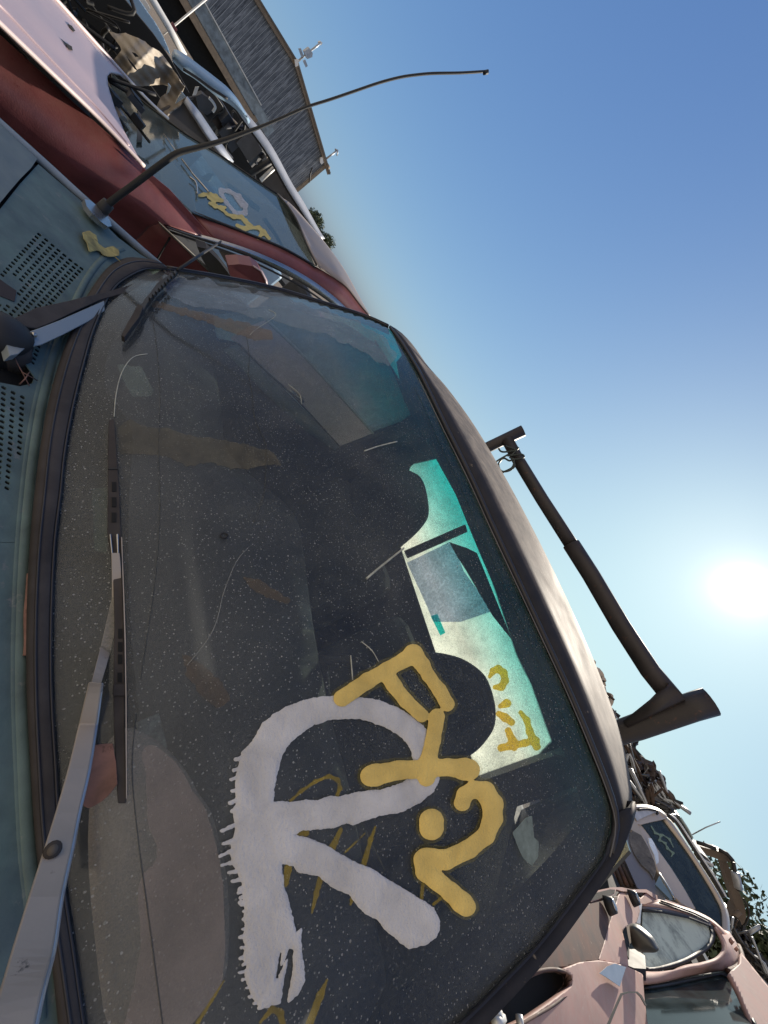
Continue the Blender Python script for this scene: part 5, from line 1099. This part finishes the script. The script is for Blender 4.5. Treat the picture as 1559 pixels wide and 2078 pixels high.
panel('rear_end', m3(zF, [(900, 840), (960, 880), (1030, 950), (1055, 1000), (1050, 1045), (1030, 1050), (980, 960), (920, 880)]), YP(10.5), DK, bc2, .5)
box('body', tuple(UY(1445, 1770, 11.3)+np.array([0, .6, -.9])), (1.6, 1.2, 1.2), DK, bc2, bevel=.1)
# ---- crushed cars stacked beyond the cab
DARKW = surface('dark wreck paint', (.022, .021, .022), .55, var=.4)
def heap(name, label, polys, y, seed, cat_='wrecked car', group=None):
    rs = random.Random(seed); c = UY(*polys[0][0][0], y); r = empty(name, label, cat_, (c[0], y, 0), group)
    for pi, (L, mat, nm) in enumerate(polys):
        class S:
            def __call__(s, a, b, off=0): return UY(a, b, y+.10*math.sin(a/3.1+pi)+.10*math.sin(b/2.7+seed)-off-.06*pi)
        xs = [q[0] for q in L]; ys = [q[1] for q in L]
        region(nm, sd_poly(L), (min(xs)-2, min(ys)-2, max(xs)+2, max(ys)+2), 1.7, S(), mat, r, solid=.12 if pi == 0 else .04, rough=(.9, 3), seed=seed, smooth=False)
    PM_ = [DK, surface('wreck grey', (.16, .16, .17), .4), surface('wreck white', (.45, .44, .42), .4), BLACK, METAL, surface('wreck blue', (.07, .10, .13), .4), DARKW]
    L0 = polys[0][0]; f0 = sd_poly(L0)
    for k in range(60):
        xs = [q[0] for q in L0]; ys = [q[1] for q in L0]; a, b = rs.uniform(min(xs), max(xs)), rs.uniform(min(ys), max(ys))
        if f0(np.array([[a]]), np.array([[b]]))[0, 0] > -4: continue
        ln, wd, an = rs.uniform(4, 16), rs.uniform(1.2, 5), rs.choice([.9, 1.0, 1.1, -.5, 2.2])
        u_ = (math.cos(an), math.sin(an)); v_ = (-u_[1], u_[0]); q4 = [(a+u_[0]*ln*i+v_[0]*wd*j*rs.uniform(.6, 1.2), b+u_[1]*ln*i+v_[1]*wd*j*rs.uniform(.6, 1.2)) for i, j in ((-.5, -.5), (.5, -.5), (.5, .5), (-.5, .5))]
        try: panel('bent_panel', q4, YP(y-.15-rs.uniform(.05, .35)), rs.choice(PM_), r, .02)
        except Exception: pass
    for k in range(16):
        L = polys[0][0]; xs = [q[0] for q in L]; ys = [q[1] for q in L]; t = rs.random()
        a = min(xs)+(max(xs)-min(xs))*t*.9; b = min(ys)+(max(ys)-min(ys))*(t*.9+rs.uniform(0, .15)); c0 = UY(a, b, y-.35)
        tube('bent_strut', cat([c0, c0+np.array([rs.uniform(-.3, .3), 0, rs.uniform(-.2, .2)]), c0+np.array([rs.uniform(-.6, .6), 0, rs.uniform(-.3, .3)])], 3), rs.uniform(.012, .035), rs.choice([DK, METAL, RUST, BLACK]), r, 5)
    box('crushed_body', (c[0]+.6, y+.8, c[2]-1.4), (1.8, 1.4, .9), DARKW, r)
    return r
heap('beige_wreck', 'beige wreck just showing over the middle of the pickup roof', [([(1182, 1325), (1196, 1340), (1212, 1362), (1228, 1392), (1236, 1418), (1230, 1436), (1238, 1442), (1240, 1460), (1222, 1450), (1205, 1400), (1185, 1350)], surface('beige wreck paint', (.42, .36, .30), .5), 'roof')], 11, 3)
heap('crushed_car', 'small crushed car with a glassy corner at the foot of the right rack post', [(m3(zG, [(290, 235), (320, 245), (370, 290), (385, 330), (440, 470), (520, 435), (540, 460), (520, 530), (480, 560), (420, 520), (330, 380)]), DK, 'body'), (m3(zG, [(440, 470), (490, 450), (520, 475), (505, 525), (470, 500)]), surface('grey crumpled glass', (.30, .33, .34), .2), 'window')], 10, 11)
heap('crushed_car', 'crushed dark car with torn green grey windows in the middle of the stack', [(m3(zG, [(420, 500), (480, 560), (520, 560), (580, 650), (590, 700), (560, 740), (600, 800), (600, 860), (520, 860), (480, 760), (440, 620)]), DK, 'body'), (m3(zG, [(480, 575), (520, 575), (570, 650), (560, 680), (520, 650)]), surface('green grey glass', (.20, .26, .24), .25), 'window'), (m3(zG, [(500, 740), (560, 750), (585, 800), (550, 800)]), CHROME, 'window_frame')], 9.6, 17)
heap('crushed_car', 'crushed brown black car with sharp roof edges right of the stack', [(m3(zG, [(580, 660), (640, 655), (690, 730), (750, 850), (700, 850), (740, 870), (800, 930), (818, 970), (770, 965), (740, 995), (640, 930), (560, 880), (500, 880), (520, 780), (590, 790), (600, 720)]), surface('brown black wreck paint', (.06, .045, .045), .5, var=.5), 'body'), (m3(zG, [(600, 710), (650, 740), (690, 830), (650, 830), (610, 770)]), VOID, 'window'), (m3(zG, [(700, 860), (715, 855), (760, 930), (745, 935)]), CHROME, 'pillar'), (m3(zG, [(745, 870), (790, 920), (812, 965), (770, 945)]), surface('leafy green panel', (.10, .13, .09), .6, var=.6, vs=8), 'roof')], 9.0, 23)
heap('crushed_car', 'low crushed car whose pale strip meets the silver wagon roof', [(m3(zG, [(500, 850), (560, 880), (640, 930), (740, 990), (790, 1020), (760, 1050), (600, 960), (540, 960), (500, 900)]), DK, 'body'), (m3(zG, [(512, 875), (560, 945), (545, 955), (510, 900)]), SILV, 'sill')], 8.2, 31)
# ---- far scrap heap at the right edge and excavator
heap('scrap_heap', 'dark heap of scrap under the excavator at the right edge', [([(1484, 1872), (1496, 1862), (1503, 1880), (1520, 1915), (1524, 1925), (1516, 1930), (1535, 1935), (1559, 1962), (1600, 1990), (1600, 2040), (1559, 2030), (1530, 1985), (1500, 1930), (1478, 1890)], surface('dark scrap', (.035, .032, .03), .7, var=.6, vs=3), 'scrap'), (m3(zE, [(1430, 1180), (1468, 1160), (1470, 1185), (1440, 1195)]), CHROME, 'frame')], 14, 41, 'scrap')
exc = empty('excavator', 'brown excavator arm bent against the pale sky at the right', 'excavator', (11.5, 22, 0))
EXM = surface('brown excavator steel', (.10, .072, .055), .6, var=.3, vs=.8, dust=.3, bs=10)
boom = m3(zF, [(1210, 1330), (1240, 1290), (1215, 1200), (1180, 1100), (1140, 960), (1100, 820), (1150, 825), (1190, 920), (1230, 1060), (1270, 1120), (1300, 1190), (1330, 1280), (1342, 1370), (1320, 1440), (1290, 1480), (1270, 1560), (1215, 1560), (1205, 1450)])
stick = m3(zF, [(800, 640), (840, 655), (930, 685), (1050, 715), (1130, 750), (1180, 790), (1212, 828), (1150, 826), (1100, 822), (1060, 800), (980, 770), (900, 730), (860, 720), (820, 700)])
panel('boom', boom, YP(22), EXM, exc, .6); panel('stick', stick, YP(21.9), EXM, exc, .5)
for L in ([(850, 632), (930, 655), (1045, 700)], [(1212, 830), (1232, 930), (1268, 1070), (1262, 1110)], [(1070, 706), (1150, 745), (1210, 815)]): tube('hydraulic_line', YPn(L, 21.7, zF), .07, BLACK, exc, 8)
tube('hydraulic_cylinder', YPn([(1232, 930), (1266, 1090)], 21.6, zF), .13, METAL, exc, 10)
tube('hose', cat(YPn([(1310, 1190), (1350, 1260), (1370, 1340), (1340, 1430), (1300, 1480)], 21.8, zF), 5), .035, BLACK, exc, 6)
panel('cab', m3(zF, [(1200, 1440), (1290, 1480), (1330, 1540), (1360, 1600), (1220, 1600)]), YP(23), DK, exc, 1.6)
tube('counter_bar', YPn([(1180, 1400), (1280, 1320)], 21.8, zF), .08, EXM, exc, 8)
pl_ = empty('twin_aerials', 'pair of thin grey rods rising from the scrap at the right edge', 'aerial', tuple(UY(1512, 1895, 15)+np.array([0, 0, H])))
for k in (0, 6): tube('rod', YPn([(1510, 1898+k*.6), (1542, 1878+k*.6)], 15), .03, METAL, pl_, 6)
